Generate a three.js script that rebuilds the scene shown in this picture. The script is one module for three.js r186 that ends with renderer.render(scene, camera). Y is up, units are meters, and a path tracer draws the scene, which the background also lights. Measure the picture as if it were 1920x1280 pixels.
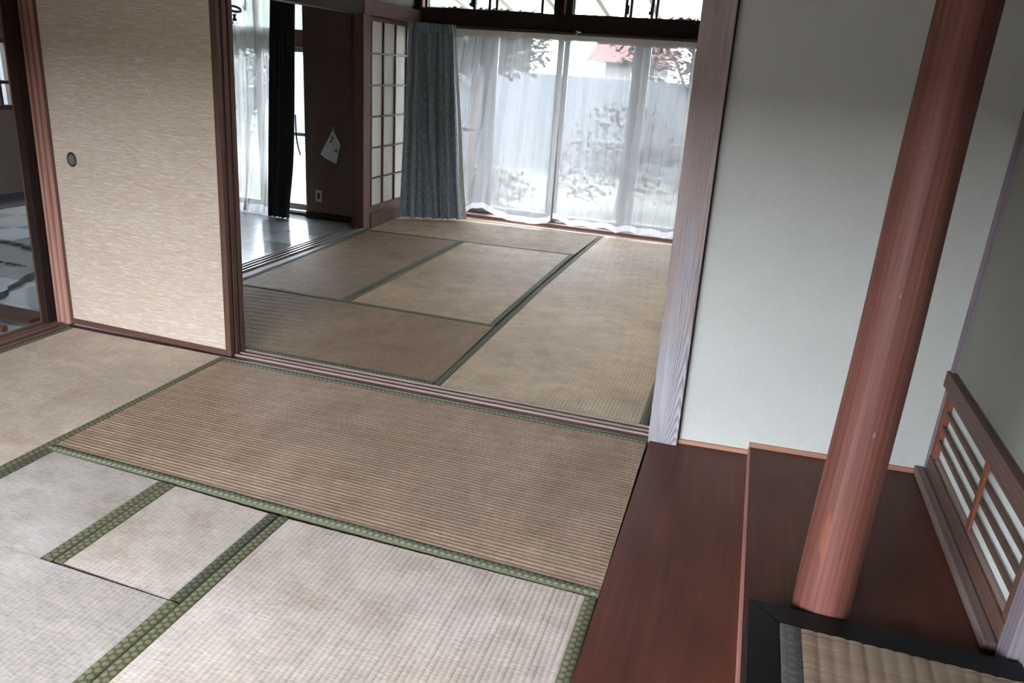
import * as THREE from 'three';
import { RoundedBoxGeometry } from 'three/addons/geometries/RoundedBoxGeometry.js';
import { mergeGeometries, mergeVertices, toCreasedNormals } from 'three/addons/utils/BufferGeometryUtils.js';

// ------------------------------------------------------------------ camera, sky, exposure
const scene = new THREE.Scene();
const camera = new THREE.PerspectiveCamera(48.0098, 1920 / 1280, 0.05, 200);
camera.position.set(2.0009, 1.2534, 2.5805);
camera.rotation.set(-0.34324, 0.28153, 0.07077, 'YXZ');
scene.add(camera);
const renderer = new THREE.WebGLRenderer({ antialias: true });
renderer.toneMapping = THREE.LinearToneMapping;
renderer.toneMappingExposure = 1.0;
renderer.shadowMap.enabled = true;
scene.background = new THREE.Color().setRGB(0.93, 1.0, 1.12);   // even overcast sky
scene.backgroundIntensity = 30.5;

// ------------------------------------------------------------------ helpers
let seed = 7;
const rnd = () => { seed = (seed * 1664525 + 1013904223) >>> 0; return seed / 4294967296; };
const rr = (a, b) => a + (b - a) * rnd();
const lerp = (a, b, t) => a + (b - a) * t, clamp = (x, a = 0, b = 1) => Math.min(b, Math.max(a, x));
const smooth = (a, b, x) => { const t = clamp((x - a) / (b - a)); return t * t * (3 - 2 * t); };
const taken = {};
function numbered(n) { taken[n] = (taken[n] ?? -1) + 1; return taken[n] ? n + '_' + String(taken[n]).padStart(3, '0') : n; }
function thing(name, label, category, base = [0, 0, 0], group) {
  const o = new THREE.Group(); o.name = numbered(name); o.position.set(...base); scene.add(o);
  o.userData = { label, category }; if (group) o.userData.group = group;
  return o;
}
function part(name, geo, m, parent, label) {          // geometry in world coordinates
  let root = parent; const g = geo.clone(); const p = new THREE.Vector3();
  while (root && root !== scene) { p.add(root.position); root = root.parent; }
  g.translate(-p.x, -p.y, -p.z);
  const o = new THREE.Mesh(g, m); o.name = numbered(name); o.castShadow = o.receiveShadow = true; parent.add(o);
  if (label) o.userData.label = label;
  return o;
}
function struct(name, geo, m, label) {
  const o = part(name, geo, m, scene); o.userData.kind = 'structure'; if (label) o.userData.label = label; return o;
}
function structGroup(name, base, label) {
  const o = new THREE.Group(); o.name = numbered(name); o.position.set(...base); scene.add(o);
  o.userData = { kind: 'structure', label }; return o;
}
function single(name, geo, m, label, category, group) {
  const o = part(name, geo, m, scene); o.userData = { label, category }; if (group) o.userData.group = group; return o;
}
function boxUV(g, axis = 'y', ou = 0, ov = 0) {       // uv in metres; v runs along the grain
  const p = g.attributes.position, n = g.attributes.normal, uv = new Float32Array(p.count * 2);
  const ai = { x: 0, y: 1, z: 2 }[axis];
  for (let i = 0; i < p.count; i++) {
    const P = [p.getX(i), p.getY(i), p.getZ(i)], N = [Math.abs(n.getX(i)), Math.abs(n.getY(i)), Math.abs(n.getZ(i))];
    const k = N[0] > N[1] && N[0] > N[2] ? 0 : N[1] > N[2] ? 1 : 2;
    const rest = [0, 1, 2].filter((a) => a !== k);
    let u, v;
    if (k === ai) { u = P[rest[0]]; v = P[rest[1]]; } else { v = P[ai]; u = P[rest.find((a) => a !== ai)]; }
    uv[2 * i] = u + ou; uv[2 * i + 1] = v + ov;
  }
  g.setAttribute('uv', new THREE.BufferAttribute(uv, 2)); return g;
}
function beam(x0, x1, y0, y1, z0, z1, axis = 'y', r = 0.003) {
  const w = x1 - x0, h = y1 - y0, d = z1 - z0;
  r = Math.min(r, 0.3 * Math.min(w, h, d));
  const g = new RoundedBoxGeometry(w, h, d, 1, r);
  boxUV(g, axis, rnd() * 3, rnd() * 3);
  g.translate((x0 + x1) / 2, (y0 + y1) / 2, (z0 + z1) / 2);
  return g;
}
function box(x0, x1, y0, y1, z0, z1, axis = 'y') {
  const g = new THREE.BoxGeometry(x1 - x0, y1 - y0, z1 - z0).toNonIndexed();
  g.translate((x0 + x1) / 2, (y0 + y1) / 2, (z0 + z1) / 2);
  return boxUV(g, axis);
}
function tube(points, r, seg = 24, rs = 8, closed = false) {
  return new THREE.TubeGeometry(new THREE.CatmullRomCurve3(points.map((p) => new THREE.Vector3(...p)), closed), seg, r, rs, closed).toNonIndexed();
}
const merge = (a) => mergeGeometries(a.map((g) => { const q = g.index ? g.toNonIndexed() : g; for (const k of Object.keys(q.attributes)) if (!['position', 'normal', 'uv'].includes(k)) q.deleteAttribute(k); return q; }));
const lean = (g, x, y, z, a) => { g.translate(-x, -y, -z); g.rotateZ(a); g.translate(x, y, z); return g; };
// surface from a function (u,v in 0..1) -> [x,y,z,(uvx,uvy)]
function sheet(f, nu, nv) {
  const pos = [], uv = [], idx = [];
  for (let j = 0; j <= nv; j++) for (let i = 0; i <= nu; i++) { const q = f(i / nu, j / nv); pos.push(q[0], q[1], q[2]); uv.push(q[3] ?? i / nu, q[4] ?? j / nv); }
  for (let j = 0; j < nv; j++) for (let i = 0; i < nu; i++) { const a = j * (nu + 1) + i, b = a + 1, c = a + nu + 1, d = c + 1; idx.push(a, b, d, a, d, c); }
  const g = new THREE.BufferGeometry();
  g.setAttribute('position', new THREE.Float32BufferAttribute(pos, 3)); g.setAttribute('uv', new THREE.Float32BufferAttribute(uv, 2));
  g.setIndex(idx); g.computeVertexNormals(); return g;
}

// ------------------------------------------------------------------ noise and textures
function hash(x, y, s) { let h = Math.imul(x, 374761393) ^ Math.imul(y, 668265263) ^ Math.imul(s, 1274126177); h = Math.imul(h ^ (h >>> 13), 1274126177); return ((h ^ (h >>> 16)) >>> 0) / 4294967296; }
function vnoise(x, y, s, px = 1e9, py = 1e9) {        // periodic value noise
  const xi = Math.floor(x), yi = Math.floor(y), fx = x - xi, fy = y - yi, sx = fx * fx * (3 - 2 * fx), sy = fy * fy * (3 - 2 * fy);
  const m = (a, p) => ((a % p) + p) % p;
  const a = hash(m(xi, px), m(yi, py), s), b = hash(m(xi + 1, px), m(yi, py), s), c = hash(m(xi, px), m(yi + 1, py), s), d = hash(m(xi + 1, px), m(yi + 1, py), s);
  return lerp(lerp(a, b, sx), lerp(c, d, sx), sy);
}
// fbm periodic over the unit square, fx and fy integer base frequencies
function fbm(u, v, fx, fy, s, oct = 4) { let t = 0, a = 0.5, n = 0; for (let o = 0; o < oct; o++) { t += a * vnoise(u * fx, v * fy, s + o, fx, fy); n += a; a *= 0.5; fx *= 2; fy *= 2; } return t / n; }
function tex(w, h, f, { srgb = true, rep = [1, 1] } = {}) {
  const d = new Uint8Array(w * h * 4);
  for (let j = 0; j < h; j++) for (let i = 0; i < w; i++) {
    const c = f((i + 0.5) / w, (j + 0.5) / h), k = 4 * (j * w + i);
    if (typeof c === 'number') { d[k] = d[k + 1] = d[k + 2] = clamp(c) * 255; d[k + 3] = 255; } else { d[k] = clamp(c[0]) * 255; d[k + 1] = clamp(c[1]) * 255; d[k + 2] = clamp(c[2]) * 255; d[k + 3] = 255 * clamp(c[3] ?? 1); }
  }
  const t = new THREE.DataTexture(d, w, h); t.wrapS = t.wrapT = THREE.RepeatWrapping; t.magFilter = THREE.LinearFilter; t.minFilter = THREE.LinearMipmapLinearFilter;
  if (srgb) t.colorSpace = THREE.SRGBColorSpace;
  t.repeat.set(...rep); t.needsUpdate = true; return t;
}
function painted(w, h, draw, { srgb = true, rep = [1, 1] } = {}) {
  const c = document.createElement('canvas'); c.width = w; c.height = h; draw(c.getContext('2d'), w, h);
  const t = new THREE.CanvasTexture(c); t.wrapS = t.wrapT = THREE.RepeatWrapping; if (srgb) t.colorSpace = THREE.SRGBColorSpace; t.repeat.set(...rep); return t;
}
const mixc = (a, b, t) => [lerp(a[0], b[0], t), lerp(a[1], b[1], t), lerp(a[2], b[2], t)];

// wood: straight grain and cathedral grain; one tile is 0.5 m across the grain and 2 m along it
function woodTex(dark, light, s, { cath = 0, rings = 26, contrast = 1, patch } = {}) {
  return tex(512, 1024, (u, v) => {
    const warp = (fbm(u, v, 3, 2, s, 3) - 0.5) * 0.16 + (fbm(u, v, 8, 4, s + 9, 2) - 0.5) * 0.03;
    let r;
    if (cath) { const y = Math.abs(v - 0.5) * 2; r = Math.hypot((u - 0.5) * 1.1 + warp * 0.4, 0.06 + cath * (y * y * (3 - 2 * y))) * rings * 1.3; } else r = (u + warp * 0.25) * rings;
    const f = r - Math.floor(r), late = smooth(0.35, 0.85, f) * (1 - smooth(0.9, 1, f));
    const fib = fbm(u, v, 120, 6, s + 20, 2), low = fbm(u, v, 4, 3, s + 30, 3);
    let t = 0.55 + contrast * (0.38 * (0.5 - late) + 0.34 * (fib - 0.5) + 0.5 * (low - 0.5));
    let c = mixc(dark, light, clamp(t));
    if (patch) { const p = smooth(0.5, 0.62, fbm(u, v, 3, 5, s + 40, 5) * 0.8 + 0.2 * fib); c = mixc(c, mixc(patch[0], patch[1], clamp(t)), p); }
    return c;
  }, { rep: [2, 0.5] });
}
const hexc = (h) => [((h >> 16) & 255) / 255, ((h >> 8) & 255) / 255, (h & 255) / 255];
const woodBump = tex(512, 1024, (u, v) => 0.6 * fbm(u, v, 110, 5, 77, 2) + 0.4 * fbm(u, v, 26, 2, 78, 2), { srgb: false, rep: [2, 0.5] });
const W = (t, roughness = 0.62, bumpScale = 0.0006, extra = {}) => new THREE.MeshPhysicalMaterial({ map: t, roughness, bumpMap: woodBump, bumpScale, ...extra });

const M = {};
M.darkWood = W(woodTex(hexc(0x33211a), hexc(0x57392c), 11), 0.5);
M.blackWood = W(woodTex(hexc(0x1c1412), hexc(0x33241f), 13), 0.8, 0.0006, { specularIntensity: 0.4 });
M.fusumaFrame = W(woodTex(hexc(0x40281f), hexc(0x664536), 15, { contrast: 0.7 }), 0.72);
M.sill = W(woodTex(hexc(0x553c35), hexc(0x7d5f55), 17), 0.5);
M.ridgeWood = W(woodTex(hexc(0x7d6960), hexc(0xa49085), 18), 0.45);
M.orangeWood = W(woodTex(hexc(0x8f6350), hexc(0xb98a72), 19), 0.55);
M.paleWood = W(woodTex(hexc(0x9c8372), hexc(0xc4ab97), 21), 0.6);
M.leftPost = W(woodTex(hexc(0x5c372b), hexc(0xb08474), 23, { rings: 16, contrast: 1.5 }), 0.55);
M.pillar = W(tex(256, 2048, (u, v) => {               // one face: 0.11 m across, 1.7 m up; flame grain low down on the right
  const x = u * 0.11, y = v * 1.7, warp = (fbm(u, v, 3, 8, 27, 3) - 0.5), w2 = fbm(u, v, 10, 30, 28, 2) - 0.5;
  const d = 0.094 - x + 0.006 * warp;
  const lv = d * d * 1700 + Math.abs(d) * 40 - 9 * Math.exp(-y / 0.2) + 1.1 * warp + 0.25 * w2;
  const f = lv - Math.floor(lv), late = smooth(0.3, 0.8, f) * (1 - smooth(0.9, 1, f));
  const fib = fbm(u, v, 60, 12, 30, 2), low = fbm(u, v, 3, 8, 31, 4), crack = smooth(0.74, 0.8, fbm(u, v, 22, 9, 36, 3));
  let t = 0.6 + 0.46 * (0.42 - late) * (1 - 0.55 * smooth(0.35, 0.8, y)) + 0.34 * (fib - 0.5) + 0.45 * (low - 0.5) - 0.25 * crack;
  const bare = smooth(0.40, 0.60, fbm(u, v, 2, 6, 33, 5) + 0.30 * smooth(0.55, 0.95, y) - 0.20 * (1 - smooth(0.0, 0.5, y)) + 0.16 * (fib - 0.5));
  return mixc(mixc(hexc(0x6f6a6d), hexc(0xcac5ca), clamp(t)), mixc(hexc(0x8a7873), hexc(0xc2b2ae), clamp(t)), bare);
}), 0.75, 0.001);
M.greyWood = W(woodTex(hexc(0x5e4c46), hexc(0x85736b), 29), 0.65);
M.lattice = W(woodTex(hexc(0x4b342b), hexc(0x6e5145), 31), 0.6);
M.redBar = W(woodTex(hexc(0x6a3526), hexc(0x8a4c38), 33), 0.6);
M.cornerPost = W(woodTex(hexc(0x65595f), hexc(0x8b8087), 35), 0.7);
M.riser = W(woodTex(hexc(0xa06a5c), hexc(0xc08b7c), 37), 0.5);
M.lacquer = new THREE.MeshPhysicalMaterial({ color: new THREE.Color().setRGB(0.006, 0.006, 0.007), roughness: 0.4, specularIntensity: 0.5, bumpMap: woodBump, bumpScale: 0.0001 });
const boardTex = tex(512, 1024, (u, v) => {
  const f = fbm(u, v, 60, 4, 3, 3), l = fbm(u, v, 5, 4, 5, 4), g = fbm(u, v, 18, 3, 8, 3);
  let c = mixc(hexc(0x4a261c), hexc(0x6b3e2e), clamp(0.5 + 0.9 * (l - 0.5) + 0.5 * (f - 0.5) + 0.4 * (g - 0.5)));
  const d = hash(Math.floor(u * 512), Math.floor(v * 1024), 91); if (d > 0.99985) c = hexc(0xb9a59b);
  return c;
}, { rep: [2, 1] });
M.board = new THREE.MeshPhysicalMaterial({ map: boardTex, roughness: 0.5, specularIntensity: 0.6, bumpMap: woodBump, bumpScale: 0.0002 });
M.board2 = M.board.clone(); M.board2.color.setRGB(0.82, 0.82, 0.8);

// round natural log: streaks that run up the log
M.log = new THREE.MeshPhysicalMaterial({
  map: tex(512, 1024, (u, v) => {
    const s = fbm(u, v, 70, 3, 51, 3), l = fbm(u, v, 9, 3, 52, 3), fine = fbm(u, v, 180, 6, 55, 2);
    const t = clamp(0.5 + 1.1 * (s - 0.5) + 0.9 * (l - 0.5) + 0.5 * (fine - 0.5));
    let c = mixc(hexc(0x5c3228), hexc(0x805045), t);
    const k = smooth(0.72, 0.76, fbm(u, v, 14, 5, 60, 3)); return mixc(c, hexc(0x8c5238), k * 0.6);
  }), roughness: 0.58, bumpMap: tex(512, 512, (u, v) => 0.6 * fbm(u, v, 50, 2, 57, 2) + 0.4 * fbm(u, v, 12, 5, 58, 3), { srgb: false }), bumpScale: 0.0012,
});

// plaster
const plasterMap = tex(512, 512, (u, v) => { const n = fbm(u, v, 5, 5, 101, 4), f = fbm(u, v, 160, 160, 104, 2); const t = 0.94 + 0.06 * (n - 0.5) + 0.035 * (f - 0.5); return [t * 0.985, t, t * 0.985]; });
const plasterBump = tex(512, 512, (u, v) => fbm(u, v, 90, 90, 111, 3), { srgb: false });
const plaster = (c) => new THREE.MeshPhysicalMaterial({ map: plasterMap, color: c, roughness: 0.95, bumpMap: plasterBump, bumpScale: 0.0005 });
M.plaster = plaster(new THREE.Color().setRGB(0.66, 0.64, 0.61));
M.plasterShade = plaster(new THREE.Color().setRGB(0.29, 0.275, 0.245));  // right wall plaster, darkened so its colour carries the shade there
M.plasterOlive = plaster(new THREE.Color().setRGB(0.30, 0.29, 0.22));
M.brownPanel = W(woodTex(hexc(0x4c3a2f), hexc(0x624e41), 41, { contrast: 0.6 }), 0.6);
M.ceiling = W(woodTex(hexc(0x4a3626), hexc(0x66503d), 43), 0.7);

// rush matting: colour streaks follow the rush (v, across the mat), ridges are geometry
const rushMap = tex(1024, 1024, (u, v) => {
  const fibre = fbm(u, v, 420, 70, 201, 2), cell = vnoise(u * 300, v * 66, 203, 300, 66), low = fbm(u, v, 4, 4, 205, 4), mid = fbm(u, v, 24, 14, 207, 3);
  let t = 0.9 + 0.16 * (fibre - 0.5) + 0.06 * (cell - 0.5) + 0.16 * (low - 0.5) + 0.12 * (mid - 0.5);
  let c = [t, t * (0.985 + 0.02 * (low - 0.5)), t * (0.965 + 0.05 * (low - 0.5))];
  const st = smooth(0.66, 0.72, fbm(u, v, 7, 7, 211, 5)); c = mixc(c, [c[0] * 0.965, c[1] * 0.955, c[2] * 0.94], st);
  const fleck = vnoise(u * 500, v * 90, 215, 500, 90); if (fleck > 0.965) c = mixc(c, [1, 0.97, 0.92], 0.55);
  return c;
});
const rushBump = tex(1024, 1024, (u, v) => 0.7 * fbm(u, v, 500, 66, 221, 1) + 0.3 * vnoise(u * 250, v * 66, 223, 250, 66), { srgb: false });
const rush = (r, g, b, rough = 0.62) => new THREE.MeshPhysicalMaterial({ map: rushMap, color: new THREE.Color().setRGB(r, g, b), roughness: rough, bumpMap: rushBump, bumpScale: 0.0005 });
// cloth border of the mats: two staggered rows of discs in a hexagon net
const heriMap = painted(256, 480, (c, w, h) => {
  c.fillStyle = '#fff'; c.fillStyle = 'rgb(104,103,80)'; c.fillRect(0, 0, w, h);
  const cell = h / 3;                                     // 3 discs along, 2 rows across (u across, v along)
  for (let k = -1; k <= 6; k++) for (let row = 0; row < 2; row++) {
    const x = w * (0.27 + 0.46 * row), y = (k + (row ? 0.5 : 0)) * cell;
    c.strokeStyle = 'rgb(66,70,50)'; c.lineWidth = 9; c.beginPath();
    for (let a = 0; a <= 6; a++) { const t = a * Math.PI / 3; c[a ? 'lineTo' : 'moveTo'](x + 80 * Math.cos(t), y + 80 * Math.sin(t)); } c.stroke();
    c.fillStyle = 'rgb(142,146,122)'; c.beginPath(); c.arc(x, y, 50, 0, 7); c.fill();
    c.strokeStyle = 'rgb(112,116,92)'; c.lineWidth = 6; c.beginPath(); c.arc(x, y, 31, 0, 7); c.stroke();
  }
  for (let i = 0; i < 5000; i++) { c.fillStyle = `rgba(${rnd() < 0.5 ? '20,24,14' : '180,188,150'},0.10)`; c.fillRect(rnd() * w, rnd() * h, 3, 8); }
}, {});
const heriMat = (r, g, b) => new THREE.MeshPhysicalMaterial({ map: heriMap, color: new THREE.Color().setRGB(r, g, b), roughness: 0.8, sheen: 0.2, sheenRoughness: 0.6 });
M.heriLight = heriMat(0.92, 0.93, 0.9); M.heriGreen = heriMat(0.74, 0.70, 0.58); M.heriGrey = heriMat(0.46, 0.45, 0.44); M.heriFar = heriMat(0.6, 0.57, 0.5);
M.matSide = new THREE.MeshStandardMaterial({ color: new THREE.Color().setRGB(0.22, 0.18, 0.12), roughness: 0.9 });
M.matSeam = new THREE.MeshStandardMaterial({ color: new THREE.Color().setRGB(0.10, 0.055, 0.035), roughness: 0.9 });

// ------------------------------------------------------------------ room shell
const CEIL = 2.35, ZS = 3.66;                      // ceiling height, south wall
const bare = new THREE.MeshStandardMaterial({ color: new THREE.Color().setRGB(0.30, 0.25, 0.2), roughness: 0.9 });
struct('floor', merge([box(-1.05, 3.3, -0.2, -0.06, -4.0, 4.0), box(-0.9, -0.02, -0.06, -0.003, 1.81, 2.755)]), bare, 'bare boards under the mats');
struct('veranda_floor', merge([box(-2.6, 2.12, -0.1, -0.004, 2.78, ZS, 'x')]), M.blackWood, 'dark boards of the south veranda');
struct('lintel_south', box(-0.96, 1.85, 1.53, CEIL, 2.76, 2.86, 'x'), M.darkWood, 'lintel between the near room and the south veranda');
struct('wall_veranda', merge([box(-2.75, -0.9, -0.05, CEIL, 2.76, 2.86), box(-2.85, -2.7, -0.05, CEIL, 2.76, ZS)]), M.darkWood);
struct('ceiling', merge([box(-4.2, 3.4, CEIL, CEIL + 0.15, -0.1, 4.0, 'x'), box(-4.2, 2.0, CEIL, CEIL + 0.15, -4.0, -0.1, 'x')]), M.ceiling);
// wall between the two rooms: lintel, small wall above it
const LINT = 1.54;
struct('wall_north', merge([
  box(-0.96, 1.80, LINT + 0.05, CEIL, -0.11, -0.02),
]), M.plaster, 'plaster above the sliding panel opening');
struct('trim', beam(-0.96, 1.80, LINT, LINT + 0.09, -0.125, -0.005, 'x'), M.darkWood, 'lintel with grooves over the sliding panels');
// side wall of the alcove, slightly out of square as in the house
const zw = (x) => -0.036 - 0.062 * (x - 1.9) / 0.84;
function skewWall(x0, x1, y0, y1, dz0, dz1) {
  const g = box(x0, x1, y0, y1, 0, 1), p = g.attributes.position;
  for (let i = 0; i < p.count; i++) p.setZ(i, zw(p.getX(i)) + (p.getZ(i) > 0.5 ? dz1 : dz0));
  g.computeVertexNormals(); return g;
}
struct('wall_alcove', skewWall(1.86, 2.95, -0.05, CEIL, -0.12, 0), M.plaster, 'pale plaster wall between the square pillar and the alcove corner');
struct('wall_east', merge([
  box(1.80, 1.90, -0.05, CEIL, -3.95, -2.30), box(1.80, 1.90, -0.05, CEIL, -0.40, -0.12), box(1.80, 1.90, 1.53, CEIL, -2.30, -0.40), box(1.80, 1.90, -0.05, 0.03, -2.30, -0.40),
]), M.plaster, 'plaster wall of the far room');
{ // unseen east window of the far room, its paper added to soften light
  const t = structGroup('window_6', [1.82, 0.03, -1.35], 'unseen lattice window in the east wall of the far room, paper added as diffuser');
  M.eastDiffuser = new THREE.MeshPhysicalMaterial({ color: new THREE.Color().setRGB(0.88, 0.86, 0.81), roughness: 1, transmission: 0.62, thickness: 0 });
  for (let k = 0; k <= 4; k++) { const z = -2.285 + k * 0.468; part('stile', beam(1.806, 1.834, 0.031, 1.529, z - 0.014, z + 0.014, 'y', 0.002), M.darkWood, t); }
  for (const y of [0.045, 0.4, 0.77, 1.14, 1.515]) part('lattice_bar', beam(1.81, 1.832, y - 0.012, y + 0.012, -2.299, -0.401, 'z', 0.002), M.darkWood, t);
  part('paper', box(1.835, 1.838, 0.031, 1.529, -2.299, -0.401), M.eastDiffuser, t);
  struct('added_eaves_east', box(1.95, 2.6, 1.62, 1.70, -4.4, -0.2), M.darkWood, 'added eaves that limit the light at the east window');  // overhang added to limit the sky light on the east paper
}
// right wall with low lattice opening: z -0.09..0.80, y 0.07..0.37
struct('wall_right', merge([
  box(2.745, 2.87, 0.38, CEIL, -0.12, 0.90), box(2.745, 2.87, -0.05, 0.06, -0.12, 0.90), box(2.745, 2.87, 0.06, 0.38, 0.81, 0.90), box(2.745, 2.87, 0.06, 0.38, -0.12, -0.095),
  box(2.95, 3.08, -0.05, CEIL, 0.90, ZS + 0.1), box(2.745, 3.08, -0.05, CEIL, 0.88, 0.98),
]), M.plasterShade, 'plaster wall above the low lattice window, its shade put into a darker tone');
// south wall behind the camera with a wide opening on to the garden
struct('wall_south', merge([
  box(-4.2, -2.6, -0.05, CEIL, ZS, ZS + 0.12), box(1.85, 3.1, -0.05, CEIL, ZS, ZS + 0.12), box(-2.6, 2.1, 1.53, CEIL, ZS, ZS + 0.06), box(-2.6, 2.1, -0.2, 0.02, ZS, ZS + 0.12),
]), M.darkWood);
// west wall of the near room: opening from z -0.03 to 1.75
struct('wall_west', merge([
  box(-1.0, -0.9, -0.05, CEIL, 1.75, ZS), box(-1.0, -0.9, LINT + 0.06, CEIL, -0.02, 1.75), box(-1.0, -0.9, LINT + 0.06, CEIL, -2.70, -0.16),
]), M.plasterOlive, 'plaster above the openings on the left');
// back room on the left
M.darkWall = W(woodTex(hexc(0x3a2f29), hexc(0x4d4038), 45, { contrast: 0.6 }), 0.8);
struct('wall_back_room', merge([
  box(-3.85, -3.7, -0.2, 0.665, -2.9, ZS), box(-3.85, -3.7, 1.2, CEIL, -2.9, ZS), box(-3.85, -3.7, 0.665, 1.2, -1.6, ZS), box(-3.85, -3.7, 0.665, 1.2, -2.9, -2.42),
]), M.darkWall, 'dark wall across the back room');
struct('wall_back_room_north', merge([
  box(-1.36, -0.86, -0.1, CEIL, -3.0, -2.83), box(-4.0, -3.05, -0.1, CEIL, -3.0, -2.88), box(-3.05, -1.36, 1.95, CEIL, -3.0, -2.88), box(-3.05, -1.36, -0.1, 0.02, -3.0, -2.88),
]), M.brownPanel, 'dark brown panelled wall beside the back room window');
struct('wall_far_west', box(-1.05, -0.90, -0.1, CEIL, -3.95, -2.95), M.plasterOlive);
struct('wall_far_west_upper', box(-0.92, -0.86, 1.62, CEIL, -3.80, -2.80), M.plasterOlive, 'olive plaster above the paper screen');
// far north wall: window from x -0.86 to 1.8
const ZF = -3.75;
struct('wall_far', merge([
  box(-1.05, -0.80, 1.66, CEIL, ZF - 0.16, ZF + 0.02), box(0.34, 0.46, 1.66, CEIL, ZF - 0.12, ZF), box(-1.05, 1.9, 2.08, CEIL, ZF - 0.16, ZF + 0.02), box(-1.05, -0.84, -0.1, 1.66, ZF - 0.16, ZF - 0.02),
]), M.blackWood, 'dark timber round the transom windows');

// ------------------------------------------------------------------ tatami mats
const ridgeW = 0.0152;
// bilinear patch: corners far-left, far-right, near-right, near-left as [x,z]; long: 'x' or 'z' is the direction of the ridges
function patchGeo(c, long, amp = 0.0011, pitch = ridgeW, y = 0, ou = 0, ov = 0) {
  const P = (a, b) => { // a: 0..1 left-right, b: 0..1 far-near
    const t = [lerp(c[0][0], c[1][0], a), lerp(c[0][1], c[1][1], a)], s = [lerp(c[3][0], c[2][0], a), lerp(c[3][1], c[2][1], a)];
    return [lerp(t[0], s[0], b), lerp(t[1], s[1], b)];
  };
  const width = long === 'x' ? Math.hypot(c[0][0] - c[3][0], c[0][1] - c[3][1]) : Math.hypot(c[0][0] - c[1][0], c[0][1] - c[1][1]);
  const length = long === 'x' ? Math.hypot(c[0][0] - c[1][0], c[0][1] - c[1][1]) : Math.hypot(c[0][0] - c[3][0], c[0][1] - c[3][1]);
  const n = Math.max(1, Math.round(width / pitch)), K = 6;
  return sheet((p, q) => {
    const f = (q * n) % 1, prof = Math.pow(Math.abs(Math.sin(Math.PI * Math.min(1, q * n - Math.floor(q * n + 1e-6)))), 0.6);
    const w = long === 'x' ? P(p, q) : P(q, 1 - p);
    return [w[0], y - amp + amp * prof + amp * 0.25 * Math.sin(p * 23 + Math.floor(q * n) * 1.7), w[1], p * length + ou, q * n * 0.01515 + ov];
  }, 24, n * K);
}
function borderGeo(a, b, w, side, y = 0) {               // cloth strip from a to b, width w to the given side (unit vector)
  const L = Math.hypot(b[0] - a[0], b[1] - a[1]);
  const prof = [[0, -0.012], [0, -0.001], [0.1, 0.0012], [0.5, 0.0016], [0.9, 0.0012], [1, -0.0012]];
  const ou = rnd();
  const g = sheet((p, q) => {
    const k = q * (prof.length - 1), i = Math.min(prof.length - 2, Math.floor(k)), f = k - i;
    const t = lerp(prof[i][0], prof[i + 1][0], f), h = lerp(prof[i][1], prof[i + 1][1], f);
    const wob = 0.0008 * Math.sin(p * L * 9 + ou * 40);
    return [lerp(a[0], b[0], p) + side[0] * (t * w + wob), y + h, lerp(a[1], b[1], p) + side[1] * (t * w + wob), t, p * L / 0.06 + ou];
  }, 40, prof.length - 1);
  return toCreasedNormals(g, 0.7);
}
function bodyGeo(c, y0, y1) {                            // straw core under the surface
  const s = new THREE.Shape(); c.forEach((p, i) => s[i ? 'lineTo' : 'moveTo'](p[0], -p[1]));
  const g = new THREE.ExtrudeGeometry(s, { depth: y1 - y0, bevelEnabled: false }); g.rotateX(-Math.PI / 2); g.translate(0, y0, 0); return g;
}
const inset = (c, d) => { const m = [0, 1].map((k) => c.reduce((s, p) => s + p[k], 0) / c.length); return c.map((p) => [p[0] + Math.sign(m[0] - p[0]) * d, p[1] + Math.sign(m[1] - p[1]) * d]); };
function mat(label, corners, long, material, heri, { hw = 0.032, borders = [1, 1], heriLabels = [] } = {}) {
  const c = inset(corners, 0.0009);
  const t = thing('tatami_mat', label, 'tatami mat', [(c[0][0] + c[2][0]) / 2, -0.06, (c[0][1] + c[2][1]) / 2]);
  part('straw_core', bodyGeo(inset(c, 0.001), -0.06, -0.003), M.matSide, t);
  const [FL, FR, NR, NL] = c, ou = rnd(), ov = rnd();
  let s;
  if (long === 'x') s = [[FL[0], FL[1] + (borders[0] ? hw : 0)], [FR[0], FR[1] + (borders[0] ? hw : 0)], [NR[0], NR[1] - (borders[1] ? hw : 0)], [NL[0], NL[1] - (borders[1] ? hw : 0)]];
  else s = [[FL[0] + hw, FL[1]], [FR[0] - hw, FR[1]], [NR[0] - hw, NR[1]], [NL[0] + hw, NL[1]]];
  part('woven_surface', patchGeo(s, long, long === 'x' ? 0.0019 : 0.0013, ridgeW, 0, ou, ov), material, t);
  const hm = Array.isArray(heri) ? heri : [heri, heri];
  if (long === 'x') { part('cloth_border', borderGeo(FL, FR, hw, [0, 1]), hm[0], t); part('cloth_border', borderGeo(NL, NR, hw, [0, -1]), hm[1], t); } else { part('cloth_border', borderGeo(FL, NL, hw, [1, 0]), hm[0], t); part('cloth_border', borderGeo(FR, NR, hw, [-1, 0]), hm[1], t); }
  return t;
}
const pale = (k = 1) => rush(0.575 * k, 0.53 * k, 0.49 * k), brown = (k = 1) => rush(0.43 * k, 0.335 * k, 0.255 * k), tan = (k = 1) => rush(0.68 * k, 0.53 * k, 0.355 * k);  // sheen of the rush put into mat colour: crosswise browner, lengthwise paler
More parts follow.
